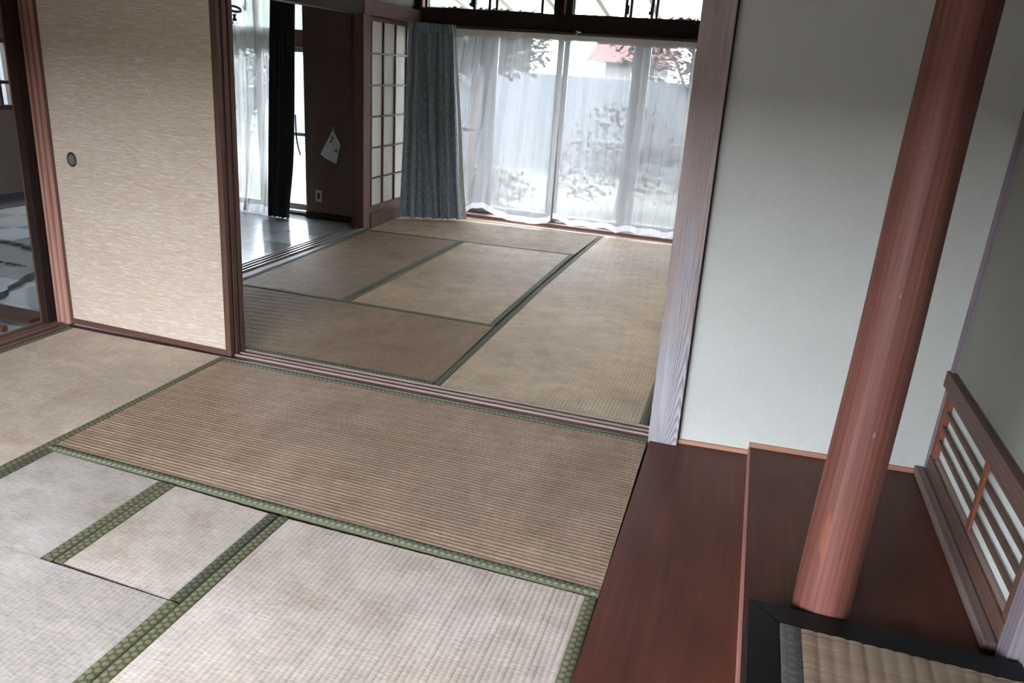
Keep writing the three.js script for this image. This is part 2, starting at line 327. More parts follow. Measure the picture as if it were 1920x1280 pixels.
// near room
mat('pale tatami mat along the papered sliding panel, its right border meeting the brown mat', [[-0.866, -0.004], [-0.013, -0.002], [-0.0145, 1.80], [-0.864, 1.80]], 'z', rush(0.74, 0.625, 0.505), M.heriGreen);
mat('brown tatami mat lying crosswise along the grooved sill in the near room', [[-0.013, 0.0], [1.797, -0.007], [1.805, 0.949], [-0.015, 0.902]], 'x', rush(0.44, 0.315, 0.222), M.heriLight);
{ // mat with a square corner cut out for the hearth lid
  const t = thing('tatami_mat', 'pale tatami mat with a square corner cut out beside the small square mat', 'tatami mat', [0.42, -0.06, 1.8]);
  const x0 = -0.0135, x1 = 0.8685, xc = 0.468, hw = 0.032, z0 = 0.906, zc = 1.3465, z1 = 2.75;
  const m = pale();
  part('straw_core', merge([bodyGeo([[x0, z0], [xc, z0 + 0.02], [xc, zc], [x1, zc + 0.012], [x1, z1], [x0, z1]], -0.06, -0.003)]), M.matSide, t);
  part('woven_surface', merge([
    patchGeo([[x0 + hw, z0 + 0.001], [xc - hw, z0 + 0.016], [xc - hw, 1.3345 + 0.021 * (xc - hw - x0 - hw) / (x1 - x0 - 2 * hw)], [x0 + hw, 1.3345]], 'z', 0.0013, ridgeW, 0, 0, 0.2),
    patchGeo([[x0 + hw, 1.3345], [x1 - hw, 1.3555], [x1 - hw, z1], [x0 + hw, z1]], 'z', 0.0013, ridgeW, 0, 0.4285, 0.2),
  ]), m, t);
  part('cloth_border', borderGeo([x0, z0], [x0, z1], hw, [1, 0]), M.heriGrey, t);
  part('cloth_border', borderGeo([xc, z0 + 0.018], [xc + 0.003, 1.3345], hw, [-1, 0]), M.heriGreen, t);
  part('cloth_border', borderGeo([x1, 1.357], [x1, z1], hw, [-1, 0]), M.heriGreen, t);
}
mat('small square tatami mat set in the corner between two green double borders', [[0.4685, 0.925], [0.869, 0.944], [0.869, 1.353], [0.472, 1.3385]], 'z', rush(0.68, 0.60, 0.54), [M.heriGreen, M.heriGrey]);
mat('large pale tatami mat whose green border runs along the dark red board', [[0.8705, 0.946], [1.8045, 0.953], [1.811, 2.75], [0.870, 2.75]], 'z', rush(0.70, 0.615, 0.55), M.heriGreen);
part('seam', box(0.474, 0.868, -0.05, -0.004, 1.336, 1.356), M.matSeam, scene).userData = { kind: 'structure', label: 'dark gap under the edge of the small square mat' };
// far room
const zs = -0.127;
mat('dark brown tatami mat lying crosswise just behind the grooved sill in the far room', [[-0.72, -0.985], [0.873, -0.990], [0.889, zs], [-0.72, zs]], 'x', rush(0.32, 0.225, 0.135), M.heriFar);
mat('long light tatami mat in the far room beside the square pillar', [[0.876, -1.90], [1.776, -1.95], [1.779, zs], [0.890, zs]], 'z', tan(), M.heriFar);
mat('tatami mat at the far right under the lace curtain, behind the long light mat', [[0.902, -3.59], [1.776, -3.59], [1.776, -1.952], [0.877, -1.902]], 'z', tan(), M.heriFar);
mat('tatami mat in the middle of the far room, right of the green double border', [[0.020, -2.735], [0.868, -2.765], [0.872, -0.992], [0.009, -0.992]], 'z', rush(0.51, 0.375, 0.225), M.heriFar);
mat('dusky tatami mat beside the tiled back room, left of the green double border', [[-0.745, -2.665], [0.019, -2.735], [0.008, -0.992], [-0.70, -0.985]], 'z', rush(0.31, 0.22, 0.13), M.heriFar);
mat('tatami mat lying crosswise under the blue curtain at the back of the far room', [[-0.775, -3.59], [0.901, -3.59], [0.869, -2.767], [-0.745, -2.667]], 'x', rush(0.58, 0.46, 0.325), M.heriFar);

// ------------------------------------------------------------------ sills
{ // grooved sill between the rooms
  const t = structGroup('threshold', [0.45, -0.06, -0.06], 'reddish grooved wooden sill for the sliding panels between the rooms');
  part('sill_board', beam(-0.96, 1.797, -0.06, -0.0075, -0.1265, -0.001, 'x', 0.001), M.sill, t);
  for (const [a, b] of [[-0.1265, -0.1215], [-0.0905, -0.0868], [-0.0585, -0.0548], [-0.0085, -0.001]]) part('ridge', beam(-0.96, 1.797, -0.012, 0.0015, a, b, 'x', 0.0012), M.ridgeWood, t);
}
{ // sill between the far room and the tiled back room
  const t = structGroup('threshold', [-0.83, -0.06, -1.4], 'dark grooved sill with pale rails beside the tiled floor');
  part('sill_board', beam(-0.90, -0.722, -0.06, -0.008, -2.72, zs, 'z', 0.001), M.darkWood, t);
  M.rail = new THREE.MeshPhysicalMaterial({ color: new THREE.Color().setRGB(0.13, 0.115, 0.105), roughness: 0.3 });
  for (const x of [-0.795, -0.832, -0.868, -0.899]) part('rail', beam(x - 0.006, x + 0.006, -0.012, 0.003, -2.72, zs, 'z', 0.001), M.rail, t);
}
{ // left opening of the near room
  const t = structGroup('threshold', [-0.95, -0.06, 0.9], 'brown grooved sill along the left edge of the pale mat');
  part('sill_board', beam(-1.02, -0.868, -0.06, 0.0015, -0.03, 1.80, 'z', 0.001), M.fusumaFrame, t);
  for (const x of [-0.876, -0.925, -0.955, -1.01]) part('ridge', beam(x - 0.006, x + 0.006, -0.01, 0.006, -0.03, 1.80, 'z', 0.001), M.sill, t);
}

// ------------------------------------------------------------------ posts
{
  const t = thing('corner_post', 'reddish brown square post with wavy grain left of the papered sliding panel', 'post', [-0.92, -0.02, -0.09]);
  part('shaft', lean(beam(-0.958, -0.876, -0.02, CEIL, -0.14, -0.036, 'y', 0.004), -0.87, 0, -0.09, -0.018), M.leftPost, t);
  const d = thing('door_stile', 'dark brown door edge standing beside the reddish corner post', 'door', [-0.98, 0, -0.02]);
  part('stile', lean(beam(-0.992, -0.9545, 0.002, LINT, -0.036, 0.012, 'y', 0.002), -0.97, 0, 0, -0.018), M.blackWood, d);
  part('edge_strip', lean(beam(-1.004, -0.9925, 0.002, LINT, -0.03, 0.010, 'y', 0.002), -0.97, 0, 0, -0.018), M.fusumaFrame, d);
}
{
  const g = beam(1.797, 1.902, -0.04, CEIL, -0.135, -0.004, 'y', 0.004);
  const p = g.attributes.position, uv = g.attributes.uv;
  for (let i = 0; i < p.count; i++) { uv.setXY(i, (p.getX(i) - 1.797) / 0.11 + p.getZ(i) * 3, (p.getY(i) + 0.04) / 1.7); }
  const t = thing('square_pillar', 'weathered grey square wooden pillar between the far room and the white wall', 'pillar', [1.85, -0.04, -0.07]);
  part('shaft', lean(g, 1.85, 0, 0, 0.014), M.pillar, t);
  part('groove_strip', lean(beam(1.9025, 1.906, 0.015, CEIL, -0.04, -0.018, 'y', 0.001), 1.85, 0, 0, 0.014), M.blackWood, t);
}
{ // round log post of the alcove
  const t = thing('log_post', 'round reddish brown natural log post standing on the alcove floor', 'post', [2.332, 0.03, 0.852]);
  const prof = [], H = CEIL + 0.05;
  const g = sheet((p, q) => {
    const a = p * Math.PI * 2, y = 0.03 + q * H;
    const r = lerp(0.0665, 0.0555, q * H / 1.5) + 0.0012 * Math.sin(3 * a + y * 3) + 0.0004 * Math.sin(7 * a + y * 5) + 0.0016 * Math.sin(y * 7 + a);
    return [2.333 - r * Math.cos(a) + 0.004 * Math.sin(y * 2.1), y, 0.852 + r * Math.sin(a), p, y * 0.7];
  }, 72, 60);
  part('log', g, M.log, t);
  M.knot = new THREE.MeshPhysicalMaterial({ color: new THREE.Color().setRGB(0.28, 0.14, 0.11), roughness: 0.5 });
  for (const [a, y, s] of [[1.75, 0.56, 1], [1.5, 0.87, 0.7], [2.0, 0.27, 0.6], [1.2, 1.16, 0.6]]) {
    const k = new THREE.SphereGeometry(1, 12, 8); k.scale(0.003 * s, 0.009 * s, 0.0028 * s);
    k.translate(2.333 - 0.0615 * Math.cos(a), y, 0.852 + 0.0615 * Math.sin(a)); part('knot', k, M.knot, t);
  }
}
{
  const t = thing('shoji_post', 'dark reddish post at the end of the paper screen by the tiled room', 'post', [-0.85, -0.02, -2.77]);
  part('shaft', beam(-0.875, -0.792, -0.02, CEIL, -2.83, -2.715, 'y', 0.004), M.fusumaFrame, t);
  part('jamb_strip', beam(-0.905, -0.876, -0.01, 1.53, -2.81, -2.735, 'y', 0.002), M.darkWood, t);
}

// ------------------------------------------------------------------ papered sliding panels (three stacked to the left)
const fusumaPaper = painted(1024, 2048, (c, w, h) => {
  c.fillStyle = 'rgb(184,166,147)'; c.fillRect(0, 0, w, h);
  for (let i = 0; i < 60; i++) { c.fillStyle = `rgba(${rnd() < 0.5 ? '176,155,132' : '208,194,178'},0.10)`; c.beginPath(); c.ellipse(rnd() * w, rnd() * h, rr(60, 220), rr(20, 80), 0, 0, 7); c.fill(); }
  for (let i = 0; i < 26000; i++) {
    const x = rnd() * w, y = rnd() * h, l = rr(8, 60), k = rnd();
    c.strokeStyle = k < 0.62 ? `rgba(236,230,222,${rr(0.12, 0.5)})` : `rgba(160,136,112,${rr(0.12, 0.4)})`;
    c.lineWidth = rr(0.7, 2.2); c.beginPath(); c.moveTo(x, y); c.bezierCurveTo(x + l * 0.3, y + rr(-2, 2), x + l * 0.6, y + rr(-2, 2), x + l, y + rr(-3, 3)); c.stroke();
  }
  c.fillStyle = 'rgba(150,130,100,0.8)'; c.fillRect(486, 1640, 3, 7); c.fillRect(500, 1638, 3, 8);
});
M.fusumaPaper = new THREE.MeshPhysicalMaterial({ map: fusumaPaper, roughness: 0.85 });
M.metalDark = new THREE.MeshPhysicalMaterial({ color: new THREE.Color().setRGB(0.07, 0.05, 0.045), roughness: 0.4, metalness: 0.6 });
M.metalGrey = new THREE.MeshPhysicalMaterial({ color: new THREE.Color().setRGB(0.25, 0.24, 0.22), roughness: 0.45, metalness: 0.6 });
for (let k = 0; k < 3; k++) {
  const zf = -0.030 - k * 0.0345, zb = zf - 0.024, x0 = -0.869, x1 = -0.006 + 0.002 * k, y0 = 0.003, y1 = LINT + 0.005;
  const t = thing('sliding_panel', ['beige streaked paper sliding panel with a round pull, frontmost of the stacked three', 'middle sliding panel edge behind the beige papered one', 'rearmost sliding panel edge of the stacked three'][k], 'sliding door', [(x0 + x1) / 2, 0, zf - 0.012]);
  t.rotation.z = -0.015;
  const add = (n, g, m, p = t) => part(n, g, m, p);
  add('stile', beam(x0, x0 + 0.014, y0, y1, zb, zf, 'y', 0.002), M.fusumaFrame);
  add('stile', beam(x1 - 0.028, x1, y0, y1, zb, zf + 0.002, 'y', 0.002), M.fusumaFrame);
  add('rail', beam(x0 + 0.0145, x1 - 0.0285, y0, y0 + 0.026, zb, zf - 0.0005, 'x', 0.002), M.fusumaFrame);
  add('rail', beam(x0 + 0.0145, x1 - 0.0285, y1 - 0.026, y1, zb, zf - 0.0005, 'x', 0.002), M.fusumaFrame);
  const pg = box(x0 + 0.0135, x1 - 0.0275, y0 + 0.025, y1 - 0.025, zb + 0.003, zf - 0.004), uv = pg.attributes.uv, pp = pg.attributes.position;
  for (let i = 0; i < uv.count; i++) uv.setXY(i, (pp.getX(i) - x0) / 0.9, pp.getY(i) / 1.8);
  add('paper', pg, M.fusumaPaper);
  if (!k) {
    const prof = [[0, -0.006], [0.020, -0.006], [0.0215, 0.0005], [0.024, 0.003], [0.029, 0.003], [0.031, 0.0005], [0.031, -0.003]].map((p) => new THREE.Vector2(...p));
    const ring = new THREE.LatheGeometry(prof.slice(1), 40); ring.rotateX(Math.PI / 2); ring.scale(0.82, 1, 1); ring.translate(-0.762, 0.755, zf - 0.0035);
    const h = add('round_pull', ring, M.metalDark);
    const cup = new THREE.CircleGeometry(0.0205, 32); cup.scale(0.82, 1, 1); cup.translate(-0.762, 0.755, zf - 0.0035 - 0.0001);
    part('pull_dish', cup, M.metalGrey, h);
  }
}

// ------------------------------------------------------------------ alcove floor boards, toko frame and mat
struct('alcove_floor', (() => { const g = bodyGeo([[1.8055, -0.0035], [1.9065, -0.0035], [1.9065, -0.075], [2.149, -0.075], [2.149, 2.755], [1.8055, 2.755]], -0.05, 0).toNonIndexed(); return boxUV(g, 'z'); })(), M.board, 'dark red brown low board of the side alcove');
struct('alcove_step', beam(2.157, 2.744, -0.05, 0.03, -0.12, 0.93, 'z', 0.0015), M.board2, 'raised dark brown board of the side alcove');
struct('step_riser', beam(2.1495, 2.1565, -0.05, 0.0305, -0.045, ZS - 0.03, 'z', 0.001), M.riser, 'thin pinkish edge strip of the raised board');
{
  const mk = (name, x0, x1, y0, y1, label) => { const g = box(x0, x1, y0, y1, 0, 1, 'x'), p = g.attributes.position; for (let i = 0; i < p.count; i++) p.setZ(i, zw(p.getX(i)) + (p.getZ(i) > 0.5 ? 0.009 : -0.002)); g.computeVertexNormals(); return struct(name, g, M.orangeWood, label); };
  mk('baseboard_alcove', 1.904, 2.150, 0.0, 0.016, 'thin orange wooden strip at the foot of the white wall');
  mk('baseboard_alcove_step', 2.158, 2.735, 0.03, 0.046, 'thin orange wooden strip above the raised board');
  mk('baseboard_alcove_turn', 2.1505, 2.1575, 0.0, 0.046, 'short upright strip where the floor steps up');
}
const tokoHeri = painted(256, 512, (c, w, h) => {
  c.fillStyle = 'rgb(92,90,84)'; c.fillRect(0, 0, w, h); c.strokeStyle = 'rgb(50,50,47)'; c.lineWidth = 9;
  for (let k = 0; k < 2; k++) { const y = h * (0.25 + 0.5 * k); for (const r of [92, 60]) { c.beginPath(); for (let i = 0; i <= 40; i++) { const a = i / 40 * 6.2832, q = r * (1 + 0.16 * Math.cos(6 * a)); c[i ? 'lineTo' : 'moveTo'](w / 2 + q * Math.cos(a), y + q * Math.sin(a)); } c.stroke(); } for (const s of [-1, 1]) { c.beginPath(); c.arc(w / 2 + s * 128, y + h * 0.25, 58, 0, 7); c.stroke(); } }
});
M.tokoHeri = new THREE.MeshPhysicalMaterial({ map: tokoHeri, roughness: 0.85 });
const tokoRush = tex(512, 512, (u, v) => { const f = fbm(u, v, 260, 12, 301, 3), l = fbm(u, v, 5, 5, 303, 3), d = smooth(0.72, 0.8, fbm(u, v, 120, 9, 305, 2)); const t = 0.86 + 0.34 * (f - 0.5) + 0.2 * (l - 0.5) - 0.2 * d; return [t, t * 0.97, t * 0.92]; });
M.tokoRush = new THREE.MeshPhysicalMaterial({ map: tokoRush, color: new THREE.Color().setRGB(0.36, 0.28, 0.21), roughness: 0.7 });
{
  const F0 = 2.160, F1 = 2.2295, Z0 = 0.925, Z1 = 0.990, yt = 0.09;
  const t = thing('lacquer_edging', 'black lacquered mitred frame round the raised alcove mat', 'frame', [2.3, 0, 1.6]);
  // mitred pieces
  const mit = (pts) => { const s = new THREE.Shape(); pts.forEach((p, i) => s[i ? 'lineTo' : 'moveTo'](p[0], -p[1])); const g = new THREE.ExtrudeGeometry(s, { depth: yt - 0.034, bevelEnabled: true, bevelSize: 0.0012, bevelThickness: 0.0012, bevelSegments: 1 }); g.rotateX(-Math.PI / 2); g.translate(0, 0.0325, 0); return boxUV(g.index ? g.toNonIndexed() : g, 'z'); };
  const e = 0.0016;
  part('frame_rail', mit([[F0 + e, Z0 + e * 2], [F1 - e, Z1 + e], [F1 - e, ZS - 0.1], [F0 + e, ZS - 0.1]]), M.lacquer, t);
  part('frame_rail', mit([[F0 + e * 2, Z0 + e], [2.946, Z0 + e], [2.946, Z1 - e], [F1 + e, Z1 - e]]), M.lacquer, t);
  part('plinth', beam(2.158, F1, -0.05, 0.0305, 0.932, ZS - 0.1, 'z', 0.001), M.darkWood, t);
  const m = thing('alcove_mat', 'brown coarse ribbed mat with a grey crested border inside the black frame', 'tatami mat', [2.5, 0.03, 2.0]);
  part('straw_core', box(2.231, 2.946, 0.0306, 0.086, 0.992, ZS - 0.1), M.matSide, m);
  part('woven_surface', patchGeo([[2.277, 0.992], [2.946, 0.992], [2.946, 2.7], [2.277, 2.7]], 'z', 0.0022, 0.0335, 0.0905, 0, 0), M.tokoRush, m);
  const b = borderGeo([2.2305, 0.992], [2.2305, 2.7], 0.0465, [1, 0], 0.0895), uv = b.attributes.uv;
  for (let i = 0; i < uv.count; i++) uv.setY(i, uv.getY(i) * 0.06 / 0.092);
  part('cloth_border', b, M.tokoHeri, m);
}

// ------------------------------------------------------------------ low lattice window in the right wall
{
  const X = 2.738;
  const t = structGroup('window_1', [X, 0.03, 0.35], 'low wooden lattice window with white paper at the foot of the right wall');
  part('top_rail', beam(X - 0.02, X + 0.02, 0.358, 0.412, -0.125, 0.83, 'z'), M.lattice, t);
  part('bottom_rail', beam(X - 0.008, X + 0.02, 0.034, 0.112, -0.10, 0.82, 'z'), M.lattice, t);
  part('inner_sill', beam(X - 0.001, X + 0.012, 0.1125, 0.128, -0.03, 0.80, 'z'), M.greyWood, t);
  part('stile', beam(X - 0.006, X + 0.02, 0.112, 0.358, -0.10, -0.045, 'y'), M.redBar, t);
  part('stile', beam(X - 0.006, X + 0.02, 0.112, 0.358, 0.79, 0.82, 'y'), M.lattice, t);
  for (const y of [0.336, 0.283, 0.231, 0.180]) part('slat', beam(X - 0.004, X + 0.006, y - 0.007, y + 0.007, -0.06, 0.80, 'z', 0.0015), M.lattice, t);
  for (const z of [0.440]) part('mullion', beam(X - 0.012, X - 0.0035, 0.129, 0.3575, z - 0.012, z + 0.012, 'y', 0.0015), M.redBar, t);
  M.shojiPaperLit = new THREE.MeshPhysicalMaterial({ color: new THREE.Color().setRGB(0.80, 0.83, 0.80), roughness: 1, transmission: 0.5, thickness: 0 });
  part('paper', box(X + 0.0125, X + 0.0145, 0.10, 0.37, -0.06, 0.80), M.shojiPaperLit, t);
  const sb = structGroup('baseboard_right', [2.71, 0.03, 0.35], 'grey brown sill board in front of the low lattice window');
  part('sill_board', beam(2.698, 2.7295, 0.0305, 0.060, -0.095, 0.83, 'z', 0.004), M.greyWood, sb);
  struct('trim', beam(2.728, 2.750, 0.03, CEIL, -0.105, -0.078, 'y', 0.002), M.cornerPost, 'slim corner post where the white wall meets the right wall');
  struct('trim', beam(2.722, 2.762, 0.03, CEIL, 0.842, 0.905, 'y', 0.003), M.cornerPost, 'grey post at the near end of the lattice window');
}

// ------------------------------------------------------------------ back room: tiled floor, wall window, planks, strips
{
  const tileMats = [[0.50, 0.55, 0.60], [0.44, 0.46, 0.48], [0.33, 0.345, 0.37], [0.46, 0.45, 0.46]].map((c) => new THREE.MeshPhysicalMaterial({ color: new THREE.Color().setRGB(...c), roughness: 0.15, ior: 1.65, map: plasterMap, bumpMap: plasterBump, bumpScale: 0.00008 }));
  const f = structGroup('floor_back_room', [-2.3, -0.03, -0.5], 'glossy grey vinyl tiled floor of the back room');
  part('sub_floor', box(-3.85, -0.901, -0.2, -0.014, -3.0, ZS), new THREE.MeshStandardMaterial({ color: new THREE.Color().setRGB(0.08, 0.08, 0.085), roughness: 0.5 }), f);
  const T = 0.303, g0 = boxUV(new RoundedBoxGeometry(T - 0.0015, 0.012, T - 0.0015, 1, 0.0008), 'z');
  let n = 0;
  for (let i = 0; i < 9; i++) for (let j = 0; j < 16; j++) {
    const x = -0.903 - T * (i + 0.5), z = -2.875 + T * (j + 0.5);
    if (z > 0.6 || x < -3.4) continue;
    const dark = (i + j) % 2 ? (rnd() < 0.75 ? 2 : 1) : (rnd() < 0.7 ? 0 : 3);
    const o = new THREE.Mesh(g0, tileMats[dark]); o.name = numbered('tile'); o.position.set(x + 2.3, -0.006 + 0.03 - 0.0003 * rnd(), z + 0.5); f.add(o); o.receiveShadow = true; n++;
  }
  M.strip = new THREE.MeshStandardMaterial({ color: new THREE.Color().setRGB(0.012, 0.012, 0.012), roughness: 0.8 });
  const strip = (pts, w, label) => {
    const curve = new THREE.CatmullRomCurve3(pts.map((p) => new THREE.Vector3(p[0], 0.006, p[1])));
    const k = rnd() * 9;
    const g = sheet((p, q) => { const c = curve.getPoint(p), d = curve.getTangent(p), ww = w * (0.35 + 0.65 * Math.abs(Math.sin(p * 7 + k)) + 0.3 * Math.sin(p * 31 + k)) * Math.min(1, 6 * p + 0.1, 6 * (1 - p) + 0.1); return [c.x - d.z * (q - 0.5) * ww, 0.0035 + 0.004 * Math.abs(Math.sin(p * 19 + q * 2 + k)) + 0.003 * Math.sin(q * 3.14), c.z + d.x * (q - 0.5) * ww]; }, 60, 4);
    single('torn_strip', g, M.strip, label, 'debris');
  };
  strip([[-2.55, -1.02], [-2.30, -1.02], [-2.12, -0.97], [-1.98, -0.98]], 0.06, 'dark torn strip lying farthest away on the tiled floor at the left');
  strip([[-2.15, -0.66], [-1.97, -0.66], [-1.83, -0.655]], 0.025, 'thin dark torn strip lying between two others on the tiled floor');
  strip([[-1.40, -0.05], [-1.50, -0.22], [-1.585, -0.39], [-1.70, -0.64], [-1.76, -0.85]], 0.06, 'long ragged dark strip lying nearest the door on the tiled floor');
  single('plank', beam(-1.75, -1.03, 0.0005, 0.02, -0.07, 0.045, 'x'), M.darkWood, 'brown plank lying on the tiles just inside the left opening', 'plank');
  single('plank', beam(-1.75, -1.03, 0.0005, 0.028, 0.155, 0.185, 'x'), M.fusumaFrame, 'narrow brown batten lying nearest the camera inside the left opening', 'plank');
  struct('floor_back_edge', beam(-3.7, -3.285, -0.02, 0.018, -2.86, 0.6, 'z'), new THREE.MeshPhysicalMaterial({ map: plasterMap, color: new THREE.Color().setRGB(0.05, 0.045, 0.055), roughness: 0.7, bumpMap: plasterBump, bumpScale: 0.003 }), 'dark carpet strip along the far wall of the back room');
  // window in the far wall of the back room
  M.alu = new THREE.MeshPhysicalMaterial({ color: new THREE.Color().setRGB(0.16, 0.155, 0.15), roughness: 0.4, metalness: 0.4 });
  M.glass = new THREE.MeshPhysicalMaterial({ color: 0xffffff, roughness: 0, transmission: 1, thickness: 0, ior: 1.45 });
  const wv = structGroup('window_2', [-3.75, 0.665, -2.0], 'small dark framed window in the far wall of the back room');
  for (const [y0, y1] of [[0.665, 0.70], [0.86, 0.885], [1.165, 1.2]]) part('rail', beam(-3.77, -3.72, y0, y1, -2.42, -1.6, 'z'), M.blackWood, wv);
  for (const z of [-2.41, -2.27, -2.0, -1.61]) part('stile', beam(-3.765, -3.725, 0.70, 1.165, z - 0.012, z + 0.012, 'y'), M.blackWood, wv);
  part('pane', box(-3.748, -3.744, 0.70, 1.165, -2.41, -1.61), M.glass, wv);
}

// ------------------------------------------------------------------ windows and their fittings
function sash(parent, x0, x1, y0, y1, z, { st = 0.045, rail = 0.05, mid, d = 0.03, screen } = {}) {
  const s = new THREE.Group(); s.name = numbered('sash'); s.position.set(0, 0, 0); parent.add(s);
  part('stile', beam(x0, x0 + st, y0, y1, z - d / 2, z + d / 2, 'y', 0.002), M.aluGrey, s);
  part('stile', beam(x1 - st, x1, y0, y1, z - d / 2, z + d / 2, 'y', 0.002), M.aluGrey, s);
  part('rail', beam(x0 + st, x1 - st, y0, y0 + rail, z - d / 2 + 0.002, z + d / 2 - 0.002, 'x', 0.002), M.aluGrey, s);
  part('rail', beam(x0 + st, x1 - st, y1 - rail, y1, z - d / 2 + 0.002, z + d / 2 - 0.002, 'x', 0.002), M.aluGrey, s);
  if (mid) part('rail', beam(x0 + st, x1 - st, mid - 0.014, mid + 0.014, z - d / 2 + 0.002, z + d / 2 - 0.002, 'x', 0.002), M.aluGrey, s);
  part(screen ? 'screen_mesh' : 'pane', box(x0 + st - 0.002, x1 - st + 0.002, y0 + rail - 0.002, y1 - rail + 0.002, z - 0.002, z + 0.002), screen ? M.screen : M.glass, s);
  return s;
}
M.aluGrey = new THREE.MeshPhysicalMaterial({ color: new THREE.Color().setRGB(0.20, 0.19, 0.18), roughness: 0.4, metalness: 0.3 });
M.aluBlack = new THREE.MeshPhysicalMaterial({ color: new THREE.Color().setRGB(0.03, 0.028, 0.028), roughness: 0.4, metalness: 0.3 });
M.screen = new THREE.MeshStandardMaterial({ color: new THREE.Color().setRGB(0.10, 0.10, 0.10), roughness: 0.9, transparent: true, opacity: 0.2 });
{
  const w = structGroup('window_3', [0.4, 0, ZF - 0.06], 'four panel sliding garden window behind the lace curtain');
  sash(w, -0.80, -0.13, 0.035, 1.53, ZF - 0.045); sash(w, -0.26, 0.46, 0.035, 1.53, ZF - 0.08); sash(w, 0.37, 1.06, 0.035, 1.53, ZF - 0.045); sash(w, 0.98, 1.72, 0.035, 1.53, ZF - 0.08);
  sash(w, -0.82, -0.165, 0.035, 1.53, ZF - 0.118, { mid: 0.72, screen: 1, st: 0.05 }); sash(w, 1.055, 1.72, 0.035, 1.53, ZF - 0.118, { mid: 0.735, screen: 1, st: 0.05 });
  part('frame_side', beam(1.72, 1.80, 0.0, 1.57, ZF - 0.15, ZF - 0.01, 'y'), M.aluGrey, w);
  part('frame_side', beam(-0.86, -0.82, 0.0, 1.57, ZF - 0.15, ZF - 0.03, 'y'), M.aluGrey, w);
  const h = structGroup('trim', [0.45, 1.55, ZF], 'dark head beam above the curtains with the transom windows on top');
  part('head_beam', beam(-0.86, 1.80, 1.535, 1.662, ZF - 0.15, ZF + 0.055, 'x'), M.blackWood, h);
  const s = structGroup('threshold', [0.45, -0.05, ZF + 0.05], 'brown window sill along the back of the far room');
  part('sill_board', beam(-0.86, 1.80, -0.05, 0.030, ZF - 0.16, ZF + 0.085, 'x', 0.004), M.sill, s);
  part('edge_strip', beam(-0.80, 1.79, -0.05, 0.006, ZF + 0.0855, ZF + 0.115, 'x', 0.003), M.orangeWood, s);
  part('mat_edge_board', beam(-0.78, 1.785, -0.05, 0.0005, ZF + 0.1155, -3.5915, 'x', 0.002), M.paleWood, s);
  // transom windows: two pairs of sliding panes
  const tr = structGroup('window_4', [0.4, 1.66, ZF - 0.05], 'row of clear transom windows above the dark head beam');
  const pane = (x0, x1, z) => { const g = new THREE.Group(); g.name = numbered('sash'); tr.add(g); const st = 0.022; for (const [a, b] of [[x0, x0 + st], [x1 - st, x1]]) part('stile', beam(a, b, 1.664, 2.08, z - 0.011, z + 0.011), M.aluBlack, g); part('rail', beam(x0 + st, x1 - st, 1.664, 1.674, z - 0.01, z + 0.01, 'x'), M.aluBlack, g); part('rail', beam(x0 + st, x1 - st, 2.06, 2.08, z - 0.01, z + 0.01, 'x'), M.aluBlack, g); part('pane', box(x0 + st, x1 - st, 1.674, 2.06, z - 0.0015, z + 0.0015), M.glass, g); return g; };
  const latch = (x, s) => { const sh = new THREE.Shape(); [[0, 0], [0.03, 0.012], [0.03, 0.03], [0.018, 0.036], [0.018, 0.07], [0, 0.07]].forEach((p, i) => sh[i ? 'lineTo' : 'moveTo'](p[0] * s, p[1])); const g = new THREE.ExtrudeGeometry(sh, { depth: 0.012, bevelEnabled: false }); g.translate(x, 1.685, ZF - 0.028); part('latch', g, M.aluBlack, tr); };
  pane(-0.79, -0.345, ZF - 0.04); pane(-0.245, 0.22, ZF - 0.04 - 0.024); pane(-0.365, -0.16, ZF - 0.06);
  pane(0.46, 0.935, ZF - 0.04); pane(0.87, 1.13, ZF - 0.064); pane(1.075, 1.79, ZF - 0.04);
  latch(-0.365, -1); latch(0.91, -1); latch(1.09, -1);
  part('post', beam(0.325, 0.475, 1.663, 2.08, ZF - 0.10, ZF + 0.02), M.blackWood, tr);
  part('post', beam(-0.80, -0.785, 1.663, 2.08, ZF - 0.02, ZF + 0.025), M.orangeWood, tr, 'pale reddish jamb at the left end of the transom');
  part('post', beam(0.408, 0.424, 1.663, 2.08, ZF + 0.0205, ZF + 0.03), M.orangeWood, tr, 'pale reddish jamb strip on the transom post');
}
{ // curtain rail with runners
  const t = thing('curtain_rail', 'dark metal curtain rail fixed under the head beam', 'curtain rail', [0.5, 1.53, ZF + 0.07]);
  const prof = (z) => tube([[-0.84, 1.520, z], [0.5, 1.520, z], [1.79, 1.520, z]], 0.009, 30, 8);
  part('rail', prof(ZF + 0.071), M.metalDark, t); part('rail', prof(ZF + 0.165), M.metalDark, t);
  for (const x of [-0.7, 0.56, 1.7]) part('bracket', beam(x - 0.01, x + 0.01, 1.514, 1.545, ZF + 0.056, ZF + 0.175), M.metalGrey, t);
}

